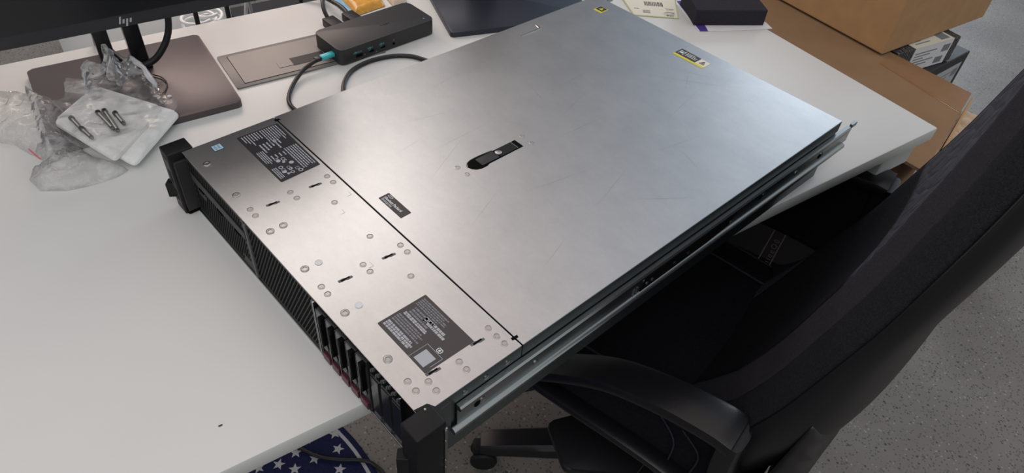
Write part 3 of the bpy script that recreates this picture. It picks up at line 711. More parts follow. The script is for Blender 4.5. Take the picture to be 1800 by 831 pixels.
# ------------------------------------------------------------------ bags and padding
def pad(name, q, z0, z1, label, group=None):
    return tag(obj(name, MB().prism(rquad(q, .010), z0, z1, bev=.003, seg=3), M['padm'], smooth=True), label, 'padding', group)
pad('foam_pad', [(-1.128, .572), (-1.066, .642), (-.993, .545), (-1.072, .456)], DZ+.0104, DZ+.0152, 'white square padding sheet, lower one showing at the right of the bag')
pad('foam_pad', [(-1.142, .590), (-1.078, .655), (-1.010, .560), (-1.091, .470)], DZ+.0155, DZ+.0205, 'white square padding sheet, upper one under the loose screws')
def sheet(name, outline, z0, hmax, m, label, cat, seed=0, res=.0032, ridge=.010, edge=.02, solid=0):
    P = [Vector(p) for p in outline]; n = len(P)
    def inside(x, y):
        c = False; j = n-1
        for i in range(n):
            if (P[i].y > y) != (P[j].y > y) and x < (P[j].x-P[i].x)*(y-P[i].y)/(P[j].y-P[i].y)+P[i].x: c = not c
            j = i
        return c
    def dist(x, y):
        d = 9; v = Vector((x, y))
        for i in range(n):
            a, b = P[i], P[(i+1) % n]; ab = b-a; t = max(0, min(1, (v-a).dot(ab)/ab.length_squared)); d = min(d, (v-a-ab*t).length)
        return d
    pts = []; 
    for i in range(n):
        a, b = P[i], P[(i+1) % n]; k = max(1, int((b-a).length/res))
        for t in range(k): pts.append(a.lerp(b, t/k))
    nb = len(pts); edges = [(i, (i+1) % nb) for i in range(nb)]
    xs = [p.x for p in P]; ys = [p.y for p in P]; rnd = random.Random(seed); y = min(ys)
    while y < max(ys):
        x = min(xs)
        while x < max(xs):
            px, py = x+rnd.uniform(-.4, .4)*res, y+rnd.uniform(-.4, .4)*res
            if inside(px, py) and dist(px, py) > res*.5: pts.append(Vector((px, py)))
            x += res
        y += res
    vv, _, ff, *_r = delaunay_2d_cdt([Vector((p.x, p.y)) for p in pts], edges, [], 1, 1e-6)
    mb = MB(); out = []
    for v in vv:
        d = dist(v.x, v.y); e = min(1, d/edge); e = e*(2-e)
        q = Vector((v.x*28, v.y*28, seed*3.1))
        w = Vector((v.x*60, v.y*60, seed))
        dd = noise.voronoi(q+noise.noise_vector(q*.7)*.6)[0]; d2 = noise.voronoi(w)[0]
        rid = min(1, (dd[1]-dd[0])*1.6); rid2 = min(1, (d2[1]-d2[0])*2)
        nn = noise.noise(Vector((v.x*14, v.y*14, seed+5)))
        zb = max(z0, DZ+.0102) if (-1.158 < v.x < -.904 and .537 < v.y < .764) else z0
        z = zb+.0008+e*max(.0, hmax*(.65+.6*nn)+ridge*(1-rid)*.8+ridge*.35*(1-rid2)-ridge*.2)
        z = max(z, zb+.0005)
        out.append(mb.b.verts.new((v.x, v.y, z)))
    for f in ff:
        try: mb.b.faces.new([out[i] for i in f])
        except ValueError: pass
    o = obj(name, mb, m, smooth='all')
    return tag(o, label, cat)
sheet('plastic_bag', [(-1.148, .600), (-1.135, .615), (-1.142, .634), (-1.120, .639), (-1.109, .693), (-1.087, .675), (-1.075, .705), (-1.041, .690), (-1.007, .655), (-1.005, .591), (-.990, .567), (-.994, .549), (-1.025, .509), (-1.063, .463), (-1.079, .452), (-1.092, .460), (-1.113, .495), (-1.135, .540)], DZ+.0208, .004, M['film2'], 'clear plastic bag draped over the white padding and loose screws', 'bag', seed=3, ridge=.006, edge=.012)
# upstanding mouth of the bag
mb = MB()
mouth = cr([(-1.092, .640, 0), (-1.085, .664, 0), (-1.066, .668, 0), (-1.050, .646, 0), (-1.030, .660, 0), (-1.012, .640, 0), (-1.005, .606, 0), (-1.010, .570, 0)], 8)
def mfn(u, v):
    i = u*(len(mouth)-1); a = mouth[int(i)]; b = mouth[min(len(mouth)-1, int(i)+1)]; p = a.lerp(b, i-int(i))
    H = .054*(math.sin(min(1, u*1.15)*math.pi)**.6)*(.75+.35*math.sin(u*19))+.004
    nz = noise.noise(Vector((u*9, v*4, 2)))*.008+noise.noise(Vector((u*22, v*9, 7)))*.004
    return (p.x+v*.010*math.sin(u*7)+nz, p.y-.006+v*.010+nz*.8, DZ+.018+v*H+(1-v)*0)
mb.grid(mfn, 70, 18)
tag(obj('bag_mouth', mb, film('bag_mouth_film', .48), smooth='all'), 'open clear bag mouth standing up in front of the monitor neck', 'bag')
sheet('crumpled_bag', [(-1.26, .735), (-1.218, .730), (-1.193, .712), (-1.167, .691), (-1.133, .657), (-1.126, .620), (-1.138, .600), (-1.138, .569), (-1.132, .540), (-1.157, .528), (-1.179, .557), (-1.194, .589), (-1.229, .621), (-1.27, .62)], DZ, .020, M['film'], 'crumpled clear plastic bag at the left side of the padding', 'bag', seed=12, ridge=.013, edge=.016)
sheet('crumpled_bag', [(-1.176, .556), (-1.150, .572), (-1.128, .552), (-1.108, .506), (-1.080, .468), (-1.096, .460), (-1.129, .458), (-1.154, .462), (-1.180, .476), (-1.188, .504), (-1.174, .517), (-1.164, .525)], DZ, .016, M['film'], 'crumpled clear plastic bag nearest the front, with a red strip', 'bag', seed=23, ridge=.012, edge=.014)
sheet('zip_bag', [(-1.113, .673), (-1.116, .645), (-1.096, .628), (-1.072, .632), (-1.080, .664)], DZ+.026, .002, M['film'], 'small zip bag corner lying on the padding near the monitor foot', 'bag', seed=31, ridge=.004, edge=.01)
for k in range(3):
    pass
rs = obj('red_strip', MB().box(-.0145, .0145, -.0008, .0008, 0, .0008), M['pink'], None); rs.location = (-1.171, .511, DZ+.030); rs.rotation_euler = (0, 0, R(-72))
tag(rs, 'thin red seal strip on the front crumpled bag', 'strip')
cmb = obj('foam_crumb', MB().lathe([(.0008, 0), (.0024, .001), (.0028, .0024), (.0018, .004), (.0005, .0046)], 7, T=Matrix.Diagonal((1.3, .8, .8, 1))), M['padm']); cmb.location = (-.995, .596, DZ+.010); tag(cmb, 'tiny white crumb on the monitor foot', 'crumb')
cb2 = obj('dark_crumb', MB().lathe([(.0006, 0), (.0013, .0006), (.0004, .0012)], 6, T=Matrix.Diagonal((1.8, .8, 1, 1))), M['darkscrew']); cb2.location = (-1.094, .046, DZ); tag(cb2, 'tiny dark crumb on the bare front of the desk', 'crumb')
# loose screws
def long_screw(a, b, label, rod=.0024):
    a = Vector((*a, DZ+.0255)); b = Vector((*b, DZ+.0240)); d = b-a; L_ = d.length
    e = empty('long_screw', a, math.atan2(d.y, d.x), label, 'screw', 'loose screws in the clear bag')
    T = Matrix(((0, 0, 1, 0), (0, 1, 0, 0), (-1, 0, 0, 0), (0, 0, 0, 1)))
    obj('head', MB().lathe([(.0025, -.001), (.0036, 0), (.0036, .005), (.0028, .006)], 14, T=T), M['darkscrew'], e, smooth=True)
    prof = [(rod, .006)]; z = .006
    while z < L_-.006: prof += [(rod*1.12, z+.0006), (rod*.9, z+.0012)]; z += .0012
    prof += [(rod*1.15, L_-.005), (rod*1.0, L_-.002), (rod*.5, L_)]
    obj('shaft', MB().lathe(prof, 12, T=T), mat('screw_thread', (.20, .19, .17), .3, metal=1), e, smooth=True)
for a, b, l in (((-1.120, .580), (-1.113, .547), 'dark threaded screw in the bag, leftmost upper one'), ((-1.113, .549), (-1.105, .519), 'bright tipped screw in the bag, just below the leftmost one'),
                ((-1.088, .578), (-1.078, .528), 'long dark screw in the bag, left of the middle pair'), ((-1.080, .578), (-1.074, .520), 'long dark screw in the bag, right of the middle pair'),
                ((-1.069, .566), (-1.064, .533), 'short screw in the bag, furthest right')): long_screw(a, b, l)

# ------------------------------------------------------------------ papers, foam, label
shp = empty('shipping_label', (-.127, .457, DZ), 0, 'shipping label in a clear yellow edged sleeve behind the server', 'label')
q = [(-.127, .457), (-.197, .506), (-.16, .60), (-.066, .535)]; q = [(a+.127, b-.457) for a, b in q]
def ins(q, k):
    c = Vector((sum(p[0] for p in q)/4, sum(p[1] for p in q)/4)); return [tuple(c+(Vector(p)-c)*k) for p in q]
obj('sleeve', MB().prism(q, .0002, .0012), mat('yellow_green_sleeve', (.48, .50, .26), .3), shp)
obj('label_sheet', MB().prism(ins(q, .955), .0012, .0016), M['cream'], shp)
ang = math.atan2(q[0][1]-q[1][1], q[0][0]-q[1][0])   # reading direction is turned round
Tl = TR(0, 0, .0017, ang)
mb = MB()
rnd = random.Random(4)
x = -.060
while x < -.024:
    w = rnd.uniform(.0006, .0018)
    mb.poly([(x, .043, 0), (x+w, .043, 0), (x+w, .060, 0), (x, .060, 0)]); x += w+rnd.uniform(.0005, .0014)
for e in ((-.022, -.006, .034, .3), (-.020, -.007, .030, .3), (-.022, -.006, .0215, .3), (-.026, -.006, .018, .3), (-.028, -.006, .013, .3)):
    mb.poly([(e[0], e[2], 0), (e[1], e[2], 0), (e[1], e[2]+.0014, 0), (e[0], e[2]+.0014, 0)])
for k in range(4): mb.poly([(-.066, .012+k*.0035, 0), (-.052, .012+k*.0035, 0), (-.052, .0135+k*.0035, 0), (-.066, .0135+k*.0035, 0)])
for e in ((-.026, -.021, .0068, .0074), (-.0085, -.004, .0068, .0074)): mb.poly([(e[0], e[2], 0), (e[1], e[2], 0), (e[1], e[3], 0), (e[0], e[3], 0)])
o = obj('printed_marks', mb, M['dark'], shp); o.data.transform(Tl)
text_mesh('printed_text', 'DHL', .0060, M['dark'], shp, Tl @ TR(-.0085, .0095, 0, math.pi), shear=.3, bold=.0004, xs=1.2)
text_mesh('printed_text', 'TLV', .0055, M['dark'], shp, Tl @ TR(-.072, .030, 0, math.pi), bold=.0002)
# paper with the purple stripe
pap = empty('paper_sheet', (.007, .350, DZ), 0, 'white paper with a purple stripe lying under the black foam block', 'paper')
pq = [(-.129, .403), (.007, .348), (-.012, .395), (.06, .53), (-.055, .58), (-.090, .515)]
pq = [(-.127, .404), (-.108, .3955), (-.05, .3700), (.008, .349), (.016, .372), (-.03, .56), (-.09, .56), (-.087, .514)]
obj('sheet', MB().prism([(a-.007, b-.350) for a, b in pq], .0004, .0010), M['paper'], pap)
obj('stripe', MB().prism([(a-.007, b-.350) for a, b in ((-.1255, .4030), (-.1115, .3965), (-.052, .505), (-.0800, .5150))], .0010, .0013), M['purple'], pap, label='purple stripe')
obj('corner_print', MB().prism([(a-.007, b-.350) for a, b in ((-.0810, .5160), (-.052, .5060), (-.038, .532), (-.072, .545))], .0010, .0013), M['green'], pap, label='green printed corner')
obj('print_edge', MB().prism([(a-.007, b-.350) for a, b in ((-.0805, .5135), (-.052, .5030), (-.0515, .506), (-.0800, .5170))], .0012, .0015), M['white'], pap)
# foam block
fb = empty('foam_block', (-.121, .425, DZ+.0012), R(-26.2), 'thick black foam block on the white paper at the desk corner', 'foam')
mb = MB().box(0, .136, 0, .085, 0, .030, bev=.0015, seg=2)
bmesh.ops.subdivide_edges(mb.b, edges=[e for e in mb.b.edges if e.calc_length() > .02], cuts=8, use_grid_fill=True)
for v in mb.b.verts: v.co += noise.noise_vector(v.co*90)*.0005
fo = obj('foam_body', mb, M['foam'], fb)

# ------------------------------------------------------------------ cardboard boxes
def carton(name, loc, rz, w, d, h, label, m=None, seam=True):
    m = m or M['card']
    e = empty(name, loc, rz, label, 'box')
    obj('body', MB().box(0, w, 0, d, 0, h, bev=.003), m, e)
    return e
tb = carton('cardboard_box', (.396, .318, .603), R(-.3), .406, .46, .34, 'brown cardboard box on top of the flat carton beside the desk corner')
obj('flap_seam', MB().box(.0, .406, .226, .234, .340, .3412), M['card2'], tb)
obj('packing_tape', MB().box(-.001, .407, .20, .26, .3404, .3410), M['tape'], tb)
# flat carton under it
lb = empty('flat_carton', (0, 0, 0), 0, 'large flat brown carton standing beside the desk, under the other box', 'box')
bod = [(.105, .018), (.442, .129), (.432, .40), (.430, .98), (.06, .98), (.085, .30)]
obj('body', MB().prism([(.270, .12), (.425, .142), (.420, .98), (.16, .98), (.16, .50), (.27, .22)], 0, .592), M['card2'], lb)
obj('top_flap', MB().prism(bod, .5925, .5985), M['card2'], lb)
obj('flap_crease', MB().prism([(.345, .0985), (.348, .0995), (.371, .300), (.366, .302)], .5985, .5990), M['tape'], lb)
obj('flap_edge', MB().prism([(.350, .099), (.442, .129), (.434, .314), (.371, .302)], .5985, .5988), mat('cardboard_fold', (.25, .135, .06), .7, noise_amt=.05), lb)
obj('side_flap', MB().prism([(.150, .027), (.44, .124), (.436, .118), (.148, .021)], .42, .5925), M['card'], lb)
# small open kraft carton
kc = empty('kraft_carton', (.952, .085, 0), R(19.7), 'low light brown open carton on the floor behind the chair back', 'box')
obj('body', MB().box(-.07, .30, .0, .20, 0, .19, bev=.002), M['kraft'], kc)
obj('crumpled_paper', MB().grid(lambda u, v: (-.06+.35*u, .005+.185*v, .193+.014*abs(noise.noise(Vector((u*7, v*5, 1))))), 30, 20), M['kraft'], kc)
obj('green_insert', MB().box(-.065, -.02, .06, .19, .19, .212), M['moss'], kc, label='pale green insert')
obj('flap', MB().box(-.07, .30, .200, .206, .15, .215, bev=.001), M['kraft'], kc)
# black boxes
b1 = empty('black_box', (.620, .278, .0), R(4), 'tall black box with a white label on its side, under the patterned box', 'box')
obj('body', MB().box(-.10, .145, 0, .26, 0, .535, bev=.003), M['sticker'], b1)
obj('box_label', MB().box(.000, .122, -.0008, 0, .40, .512), M['lite'], b1, label='white printed label')
mb = MB()
for k in range(9): mb.box(.012, .012+.03+.05*((k*7) % 3)/2, -.0012, -.0007, .415+k*.0098, .418+k*.0098)
mb.box(.090, .116, -.0012, -.0007, .480, .500)
obj('label_print', mb, M['mid'], b1)
b2 = empty('patterned_box', (.442, .306, .537), R(-5), 'black patterned box with a wrapped white label, on the black box behind the carton', 'box')
obj('body', MB().box(0, .222, 0, .20, 0, .062, bev=.0015), M['pattern'], b2)
obj('wrap_label', MB().box(.060, .196, -.0008, 0, .0, .0624), M['paper'], b2, label='white label wrapped over the edge')
obj('wrap_label', MB().box(.060, .196, -.0008, .055, .0620, .0628), M['cream'], b2)
mb = MB()
for k in range(6): mb.box(.068, .068+.035+.02*(k % 3), -.0014, -.0007, .008+k*.0075, .0105+k*.0075)
mb.box(.155, .182, -.0014, -.0007, .006, .022); mb.box(.165, .190, -.0014, -.0007, .034, .052); mb.box(.158, .188, .006, .034, .0626, .0632)
mb.box(.075, .125, .012, .015, .0626, .0632); mb.box(.075, .105, .022, .025, .0626, .0632)
obj('label_print', mb, M['mid'], b2)

# black box under the desk
ub = empty('black_carton', (-.15, .07, 0), R(23.5), 'matt black box under the desk with outlined grey lettering on its lid', 'box')
def ul(p):
    T = Matrix.Translation(ub.location) @ Matrix.Rotation(R(23.5), 4, 'Z'); return T.inverted() @ Vector((p[0], p[1], 0))
obj('body', MB().box(.112, .41, -.057, .26, 0, .35, bev=.003), mat('matt_black_card', (.008, .007, .0085), .8, spec=.2), ub)
dimp = mat('dim_print', (.050, .044, .047), .6)
a, b_, c_, d_ = ul((-.057, .152)), ul((.084, .222)), ul((-.049, .131)), ul((.136, .216))
ym, y0_ = (a.y+b_.y)/2, (c_.y+d_.y)/2
mb = MB(); mb.box(-.0, .300, ym-.0012, ym+.0012, .3500, .3504); mb.box(-.0, .300, y0_-.0012, y0_+.0012, .3500, .3504); mb.box(.298, .300, y0_, ym, .3500, .3504)
obj('printed_frame', mb, dimp, ub)
text_mesh('printed_text', 'BrııııeeO0', .017, dimp, ub, TR(.055, min(y0_, ym)+.0035, .3505), xs=1.3, spacing=1.35)

# ------------------------------------------------------------------ rug with stars
rug = empty('round_rug', (-1.32, .31, 0), 0, 'round navy rug with white stars on the floor under the desk front', 'rug')
mb = MB().lathe([(.452, 0), (.455, .004), (.450, .007), (.002, .007)], 96)
obj('pile', mb, mat('navy_rug', (.018, .022, .065), .95, spec=.1, noise_amt=.25, noise_scale=300, bump=.6), rug)
mb = MB(); n = 96
for k in range(n):
    a, b = 2*math.pi*k/n, 2*math.pi*(k+1)/n
    mb.poly([(.436*math.cos(a), .436*math.sin(a), .0075), (.443*math.cos(a), .443*math.sin(a), .0075), (.443*math.cos(b), .443*math.sin(b), .0075), (.436*math.cos(b), .436*math.sin(b), .0075)])
obj('border_line', mb, M['lite'], rug)
stars = [(-.911, .388), (-.959, .392), (-.926, .345), (-1.001, .391), (-1.024, .417), (-.986, .424), (-.903, .424), (-.95, .44), (-.97, .34), (-1.01, .345), (-1.05, .37), (-1.06, .43), (-1.02, .46), (-.93, .29), (-.99, .29), (-1.05, .30), (-1.09, .33), (-1.10, .40), (-1.13, .36), (-1.10, .47), (-1.0, .50), (-1.15, .43), (-1.2, .37), (-1.2, .30), (-1.13, .28), (-.96, .24), (-1.03, .23), (-1.1, .21)]
mb = MB(); rnd = random.Random(5)
for x, y in stars:
    a0 = rnd.uniform(0, 1.2); r1 = .0130
    mb.poly([(x+1.32+(r1 if k % 2 == 0 else r1*.42)*math.cos(a0+k*math.pi/5), y-.31+(r1 if k % 2 == 0 else r1*.42)*math.sin(a0+k*math.pi/5), .0078) for k in range(10)])
obj('star_pattern', mb, M['lite'], rug)
cable('floor_cable', [(-1.02, .47, .012), (-.985, .44, .012), (-.955, .394, .013), (-.925, .366, .013), (-.878, .335, .012), (-.862, .315, .006), (-.856, .289, .006), (-.86, .24, .006), (-.89, .1, .006)], .0042, M['cable'], 'black cable crossing the star rug and the floor')

# ------------------------------------------------------------------ office chair
ch = empty('office_chair', (-.40, .04, 0), R(19), 'large black fabric office chair pushed up to the desk edge', 'chair')
def lerpt(t, tab):
    for (a, va), (b, vb) in zip(tab, tab[1:]):
        if t <= b: return va+(vb-va)*max(0, (t-a))/(b-a)
    return tab[-1][1]
def smt(t, tab):
    n = 7; return sum(lerpt(t+(k-n//2)*.012, tab) for k in range(n))/n
FY = [(.44, -.040), (.50, -.070), (.557, -.096), (.677, -.139), (.784, -.163), (.866, -.181), (.914, -.187), (.978, -.197), (1.03, -.203), (1.12, -.212), (1.26, -.225), (1.35, -.24)]
def yf(x, z):
    a = abs(x); s_ = smt(z, FY)
    if a < .15: e = 0.0
    elif a < .21: e = .016*((a-.15)/.06)
    else: e = .016+.020*min(1.2, (a-.21)/.035)**1.2
    tw = .085*max(0, x+.15)*max(0, min(1.3, (z-.60)/.4))
    return s_-e-tw-.008*max(0, 1-(x/.13)**2)
def halfw(z): return .247-.03*max(0, (z-1.05)/.2)**2-.02*max(0, (.62-z)/.15)
ZT, Z0 = 1.20, .39
def band(x0, x1, m, name, off=0, nu=14, z1=ZT, z0=None):
    Z0 = z0 or globals()['Z0']
    mb = MB()
    mb.grid(lambda u, v: ((lambda z: (x0(z)+(x1(z)-x0(z))*u, yf(x0(z)+(x1(z)-x0(z))*u, z)+off, z))(Z0+(z1-Z0)*v)), nu, 50)
    return obj(name, mb, m, ch, smooth='all', solid=.004)
w1, w2 = .150, .200
f1 = lambda z: w1-.03*max(0, (.60-z)/.1); f2 = lambda z: w2-.02*max(0, (.6-z)/.1)
band(lambda z: -f1(z), f1, M['fabric'], 'lower_back_cushion', nu=24, z1=.80)
band(lambda z: -f1(z), f1, M['quilt'], 'back_cushion', nu=24, z0=.80)
for s_ in (-1, 1):
    band(lambda z: s_*f1(z), lambda z: s_*f2(z), M['bolster'], 'back_bolster')
    band(lambda z: s_*f2(z), lambda z: s_*(halfw(z)-.004), M['ribbed'], 'back_side_panel')
    mb = MB(); mb.tube([(s_*f1(z), yf(f1(z), z)+.001, z) for z in [Z0+k*(ZT-Z0)/40 for k in range(41)]], .0016, 6); obj('back_seam', mb, M['fabric'], ch, smooth='all')
    mb = MB(); mb.tube([(s_*f2(z), yf(f2(z), z)+.001, z) for z in [Z0+k*(ZT-Z0)/40 for k in range(41)]], .0016, 6); obj('back_seam', mb, M['fabric'], ch, smooth='all')
# shell: closed loft around the rear
BK = [(.44, -.185), (.55, -.222), (.65, -.238), (.75, -.240), (.80, -.238), (.87, -.246), (.94, -.257), (1.0, -.261), (1.1, -.27), (1.3, -.285)]
def shell(u, v):
    z = Z0+.01+(ZT+.006-Z0-.01)*v; w = halfw(z); a = math.pi*u
    x = -w*math.cos(a); x = max(-w, min(w, x*1.0))
    ye = yf(-w if u < .5 else w, z)+.003; yb = smt(z, BK)
    k = math.sin(a)**.45
    return (x, ye+(yb-ye)*min(1, k)-.03*math.sin(a)**2, z)
mb = MB(); mb.grid(shell, 40, 50); obj('back_shell', mb, M['shell'], ch, smooth='all', solid=.005)
mb = MB(); mb.tube([(x, yf(x, ZT)-.010, ZT+.004) for x in [-.255+.51*k/30 for k in range(31)]], .018, 10); obj('back_top_rim', mb, M['shell'], ch, smooth='all')
# lumbar bulge with folds low on the rear
def bulge(u, v):
    a0 = math.pi*u
    z = .32+(.315+.05*abs(math.cos(a0)))*v; w = .243*(1-.03*(1-v)); a = math.pi*u
    prof = math.sin(min(1, v*1.15+.12)*math.pi)**.5 if v < .95 else .5
    d = .050*math.sin(a)**.5*(max(0, math.sin(math.pi*(.10+.899*v)))**.42)
    fold = .0075*math.sin(v*46+5*math.sin(a)+2.5*math.sin(v*7+a*2))*math.sin(a)**.5*(.4+.6*abs(math.sin(a*1.5+v*3)))
    return (-w*math.cos(a), -.178-.03*v-d-fold, z)
mb = MB(); mb.grid(bulge, 50, 60); obj('lumbar_cover', mb, mat('lumbar_fabric', (.020, .019, .020), .42, spec=.5), ch, smooth='all', solid=.003)
# seat
def cushion(x0, x1, y0, y1, zb, zt, dome=.015, nx=30):
    mb = MB()
    def f(u, v, top):
        a, b = u*2-1, v*2-1
        X = math.copysign(abs(a)**.85, a); Y = math.copysign(abs(b)**.85, b)
        e = (1-abs(a)**6)*(1-abs(b)**6); e = max(0, e)**.4
        x = (x0+x1)/2+X*(x1-x0)/2; y = (y0+y1)/2+Y*(y1-y0)/2
        zm = zb*.6+zt*.4
        # round the corner in plan
        r = max(0, abs(X)+abs(Y)-1.55)
        x -= math.copysign(r*.10, X)*(x1-x0)/2; y -= math.copysign(r*.10, Y)*(y1-y0)/2
        return (x, y, zm+(zt-zm)*e+dome*(1-a*a)*(1-b*b)*0-dome*.6*(1-a*a) if top else zm-(zm-zb)*e)
    mb.grid(lambda u, v: f(u, v, True), nx, nx); mb.grid(lambda u, v: f(u, v, False), nx, nx)
    bmesh.ops.remove_doubles(mb.b, verts=mb.b.verts, dist=2e-4)
    return mb
seat = obj('seat', cushion(-.235, .235, -.20, .27, .385, .475), M['fabric'], ch, smooth='all')
for s_ in (-1, 1):
    mb = MB(); mb.tube(cr([(s_*.135, -.17, .474), (s_*.150, -.05, .474), (s_*.160, .10, .474), (s_*.150, .235, .468)], 8), .0022, 6); obj('seat_seam', mb, M['bolster'], seat, smooth='all')
    mb = MB(); mb.tube(cr([(s_*.190, -.19, .50), (s_*.205, -.09, .468), (s_*.215, .08, .466), (s_*.20, .22, .460)], 8), .0016, 6); obj('seat_seam', mb, M['bolster'], seat, smooth='all')
    # rising padded wings between seat and backrest
    mb = MB()
    mb.grid(lambda u, v: (s_*(.12+.085*u), -.05-.10*v-.015*math.sin(u*3), .46+.10*v**1.3*(1+.4*u)+.01*u), 12, 16)
    obj('seat_wing', mb, M['fabric'], ch, smooth='all', solid=.012)
obj('seat_pan', MB().box(-.20, .20, -.17, .22, .355, .388, bev=.012, seg=3), M['shell'], ch, smooth=True)
obj('tilt_mechanism', MB().box(-.09, .09, -.16, .12, .295, .358, bev=.012, seg=3), M['shell'], ch, smooth=True)
obj('back_bracket', MB().tube(cr([(0, -.12, .325), (0, -.22, .335), (0, -.240, .38), (0, -.235, .46)], 8), .020, 12, flat=.5), M['shell'], ch, smooth='all')
# paddle lever on the near side
obj('tilt_lever', MB().prism(rquad([(-.275, .045), (-.225, .115), (-.10, .03), (-.09, -.05), (-.22, -.045)], .012), .318, .330, bev=.003), M['shell'], ch, smooth=True)
obj('height_lever', MB().tube(cr([(-.06, .09, .335), (-.17, .16, .330), (-.235, .215, .322), (-.262, .238, .318)], 6), [.006]*12+[.010]*7, 10, flat=.6), M['black'], ch, smooth='all')
obj('gas_lift', MB().lathe([(.026, .07), (.030, .09), (.030, .20), (.018, .205), (.018, .30)], 24), M['black'], ch, smooth=True)
# arms: looped, top bar with flat pad, drop front bar and rear post
def arm(s_):
    up = .007 if s_ < 0 else .045
    X = s_*(.262 if s_ < 0 else .285)
    top = cr([(X, y, z+up*min(1, max(0, (.16-y)/.2))) for y, z in ((-.150, .617), (-.120, .618), (-.06, .610), (.00, .594), (.04, .574), (.08, .546), (.12, .515), (.150, .498))], 8)
    low = cr([(X, .150, .498), (X, .13, .492), (X, .06, .492), (X, -.03, .495), (X, -.10, .492), (X, -.16, .480)], 6)
    def strip(pts, th, w0, w1, name, m, off=0):
        mb = MB(); rings = []
        for i, p in enumerate(pts):
            t = (pts[min(i+1, len(pts)-1)]-pts[max(0, i-1)]).normalized(); nrm = Vector((0, -t.z, t.y))
            if nrm.z < 0: nrm = -nrm
            k = i/(len(pts)-1); w = w0+(w1-w0)*k; ring = []
            for a in range(12):
                an = 2*math.pi*a/12; cx = math.copysign(abs(math.cos(an))**.55, math.cos(an))*w; cz = math.copysign(abs(math.sin(an))**.55, math.sin(an))*th
                ring.append(mb.b.verts.new(p+Vector((cx+off, 0, 0))+nrm*cz))
            rings.append(ring)
        for i in range(len(rings)-1):
            for a in range(12): mb.b.faces.new((rings[i][a], rings[i][(a+1) % 12], rings[i+1][(a+1) % 12], rings[i+1][a]))
        mb.b.faces.new(rings[0]); mb.b.faces.new(rings[-1][::-1])
        return obj(name, mb, m, ar, smooth=True)
    ar = bpy.data.objects.new('armrest', None); COL.objects.link(ar); ar.parent = ch
    strip(top, .0115, .030, .022, 'arm_pad', M['armpl'])
    strip(low, .008, .014, .018, 'arm_lower_bar', M['armpl'], off=s_*.006)
    strip(cr([(X, -.146, .620+up), (X, -.150, .56), (X, -.168, .50), (X, -.172, .40)], 6), .016, .026, .026, 'arm_post', M['armpl'])
    # dark padded inside panel filling the loop
    poly = [(p.y, p.z-.004) for p in top]+[(p.y, p.z) for p in low]
    mb = MB(); mb.prism(poly, 0, .006, T=Matrix(((0, 0, 1, X-.003+s_*-.006), (1, 0, 0, 0), (0, 1, 0, 0), (0, 0, 0, 1))))
    obj('arm_panel', mb, M['fabric'], ar)
    mb = MB()
    for k in range(2):
        mb.tube(cr([(X+s_*.001, -.05-.04*k, .585-.01*k), (X+s_*.001, -.085-.035*k, .545), (X+s_*.001, -.088-.03*k, .49)], 6), .0012, 6)
    obj('panel_seam', mb, M['bolster'], ar)
    obj('arm_bracket', MB().box(min(X, s_*.12), max(X, s_*.12), -.16, -.10, .375, .395, bev=.004), M['shell'], ar)
arm(-1); arm(1)
# five-star base with casters
base = obj('base_hub', MB().lathe([(.045, .055), (.05, .07), (.045, .105), (.03, .115)], 24), M['armpl'], ch, smooth=True)
leg0 = None
def build_leg():
    mb = MB(); rings = []
    for k in range(13):
        t = k/12; x = .03+.30*t; w = .030-.006*t; zt = .112-.022*t**1.5; zb = .068-.002*t
        if k == 12: w *= .8; zt -= .006
        rings.append([mb.b.verts.new(p) for p in ((x, -w, zb), (x, w, zb), (x, w, zt-.010), (x, w*.70, zt), (x, -w*.70, zt), (x, -w, zt-.010))])
    for i in range(12):
        for a in range(6): mb.b.faces.new((rings[i][a], rings[i][(a+1) % 6], rings[i+1][(a+1) % 6], rings[i+1][a]))
    mb.b.faces.new(rings[0][::-1]); mb.b.faces.new(rings[-1])
    l = obj('base_leg', mb, M['armpl'], ch, smooth=True)
    fork = obj('caster', MB().box(.285, .345, -.014, .014, .040, .070, bev=.006), M['black'], l, smooth=True)
    return l
def build_caster(l):
    for s_ in (-1, 1):
        T = Matrix(((1, 0, 0, .322), (0, 0, 1, s_*.014-.008), (0, 1, 0, .027), (0, 0, 0, 1)))
        obj('wheel', MB().lathe([(.010, 0), (.024, .001), (.027, .005), (.027, .011), (.024, .015), (.010, .016)], 24, T=T), M['black'], l, smooth=True)
leg0 = build_leg(); build_caster(leg0)
ang0 = 147-19
leg0.rotation_euler = (0, 0, R(ang0))
for k in range(1, 5):
    l = copy_obj(leg0, ch); l.rotation_euler = (0, 0, R(ang0+72*k))

# ------------------------------------------------------------------ world and lamps
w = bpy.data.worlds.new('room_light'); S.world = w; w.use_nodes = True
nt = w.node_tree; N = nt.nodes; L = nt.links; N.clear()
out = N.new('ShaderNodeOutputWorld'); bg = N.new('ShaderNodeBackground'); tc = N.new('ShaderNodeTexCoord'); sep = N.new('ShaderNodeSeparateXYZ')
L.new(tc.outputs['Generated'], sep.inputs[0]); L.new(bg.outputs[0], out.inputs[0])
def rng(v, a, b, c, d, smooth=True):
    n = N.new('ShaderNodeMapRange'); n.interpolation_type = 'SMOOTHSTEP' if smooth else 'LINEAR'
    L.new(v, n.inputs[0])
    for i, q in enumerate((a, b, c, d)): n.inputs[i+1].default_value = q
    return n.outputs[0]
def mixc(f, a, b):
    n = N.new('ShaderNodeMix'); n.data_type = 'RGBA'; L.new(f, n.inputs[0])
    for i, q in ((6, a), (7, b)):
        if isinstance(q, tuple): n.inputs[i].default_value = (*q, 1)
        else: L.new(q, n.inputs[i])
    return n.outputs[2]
wall = mixc(rng(sep.outputs[0], .58, .68, 0, 1), (.085, .097, .105), (.38, .48, .60))   # dim wall, bluish window side
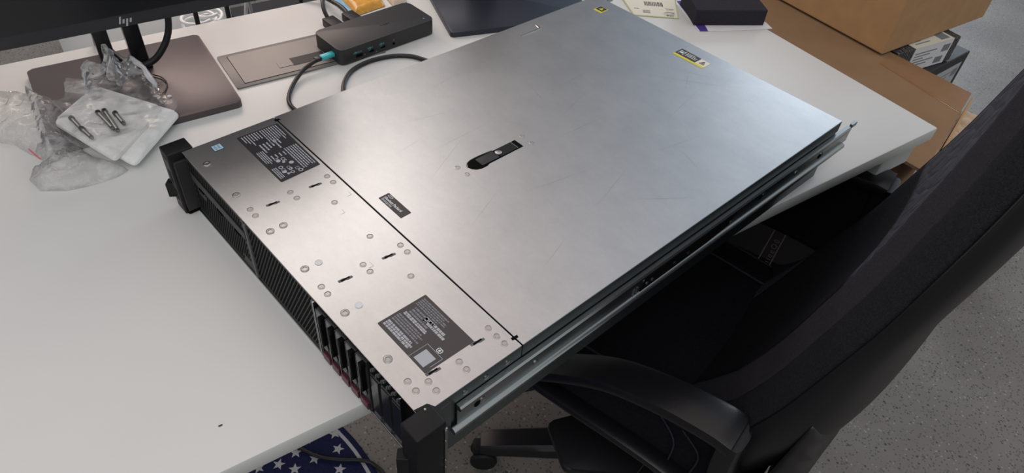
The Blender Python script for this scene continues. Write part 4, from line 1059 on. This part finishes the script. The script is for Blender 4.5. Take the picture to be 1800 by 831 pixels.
wall = mixc(rng(sep.outputs[0], .24, .34, 0, 1), (.21, .235, .245), wall)
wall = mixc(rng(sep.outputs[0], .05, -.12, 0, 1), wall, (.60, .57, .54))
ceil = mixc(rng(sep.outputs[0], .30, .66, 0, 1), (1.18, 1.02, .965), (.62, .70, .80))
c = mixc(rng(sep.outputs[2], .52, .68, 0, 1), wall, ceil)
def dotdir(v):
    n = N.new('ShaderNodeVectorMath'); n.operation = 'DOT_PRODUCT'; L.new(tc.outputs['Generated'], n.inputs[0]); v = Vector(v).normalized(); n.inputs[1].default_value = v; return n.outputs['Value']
c = mixc(rng(dotdir((.37, .75, .55)), .985, .998, 0, 1), c, (.62, .60, .62))             # made-up bright patch, added for its pale reflection in the steel
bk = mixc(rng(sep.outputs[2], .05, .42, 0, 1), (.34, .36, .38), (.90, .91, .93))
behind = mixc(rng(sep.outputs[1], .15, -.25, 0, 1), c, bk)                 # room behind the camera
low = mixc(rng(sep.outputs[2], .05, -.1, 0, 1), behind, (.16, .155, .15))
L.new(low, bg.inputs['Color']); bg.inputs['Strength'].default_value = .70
def area(name, loc, tgt, size, sy, e, col):
    l = bpy.data.lights.new(name, 'AREA'); l.shape = 'RECTANGLE'; l.size = size; l.size_y = sy; l.energy = e; l.color = col
    o = bpy.data.objects.new(name, l); COL.objects.link(o); o.location = loc
    o.rotation_euler = (Vector(tgt)-Vector(loc)).to_track_quat('-Z', 'Y').to_euler(); return o
area('ceiling_lamp', (-.35, 2.35, 2.75), (-.7, .5, .74), 1.3, .7, 7, (1, .93, .87))
area('ceiling_lamp', (-1.6, -.9, 2.75), (-.9, .3, .74), 1.5, 1.0, 11, (.95, .97, 1))
area('window_lamp', (3.6, 2.0, 1.9), (.6, .5, .3), 1.4, 1.2, 36, (.80, .90, 1))

area('warm_pool_light', (-.80, 1.22, 1.10), (-.86, .66, .74), .42, .22, 1.9, (1, .78, .68))  # added light for the warm pool on the rear of the desk
# ------------------------------------------------------------------ camera
cam = bpy.data.cameras.new('camera'); co = bpy.data.objects.new('camera', cam); COL.objects.link(co)
cam.sensor_width = 36; cam.lens = 24.8667; cam.clip_start = .02; cam.clip_end = 60
Rw = Matrix(((.8336435, -.5483222, .0661903), (-.3413502, -.6057334, -.7187260), (.4341871, .5765672, -.6921357)))
X, Y_, Zc = Rw[0], -Rw[1], -Rw[2]
co.matrix_world = Matrix(((X[0], Y_[0], Zc[0], -1.0935606), (X[1], Y_[1], Zc[1], -.3746933), (X[2], Y_[2], Zc[2], 1.3387935), (0, 0, 0, 1)))
S.camera = co
S.view_settings.view_transform = 'Standard'; S.view_settings.look = 'None'; S.view_settings.exposure = 0; S.view_settings.gamma = 1
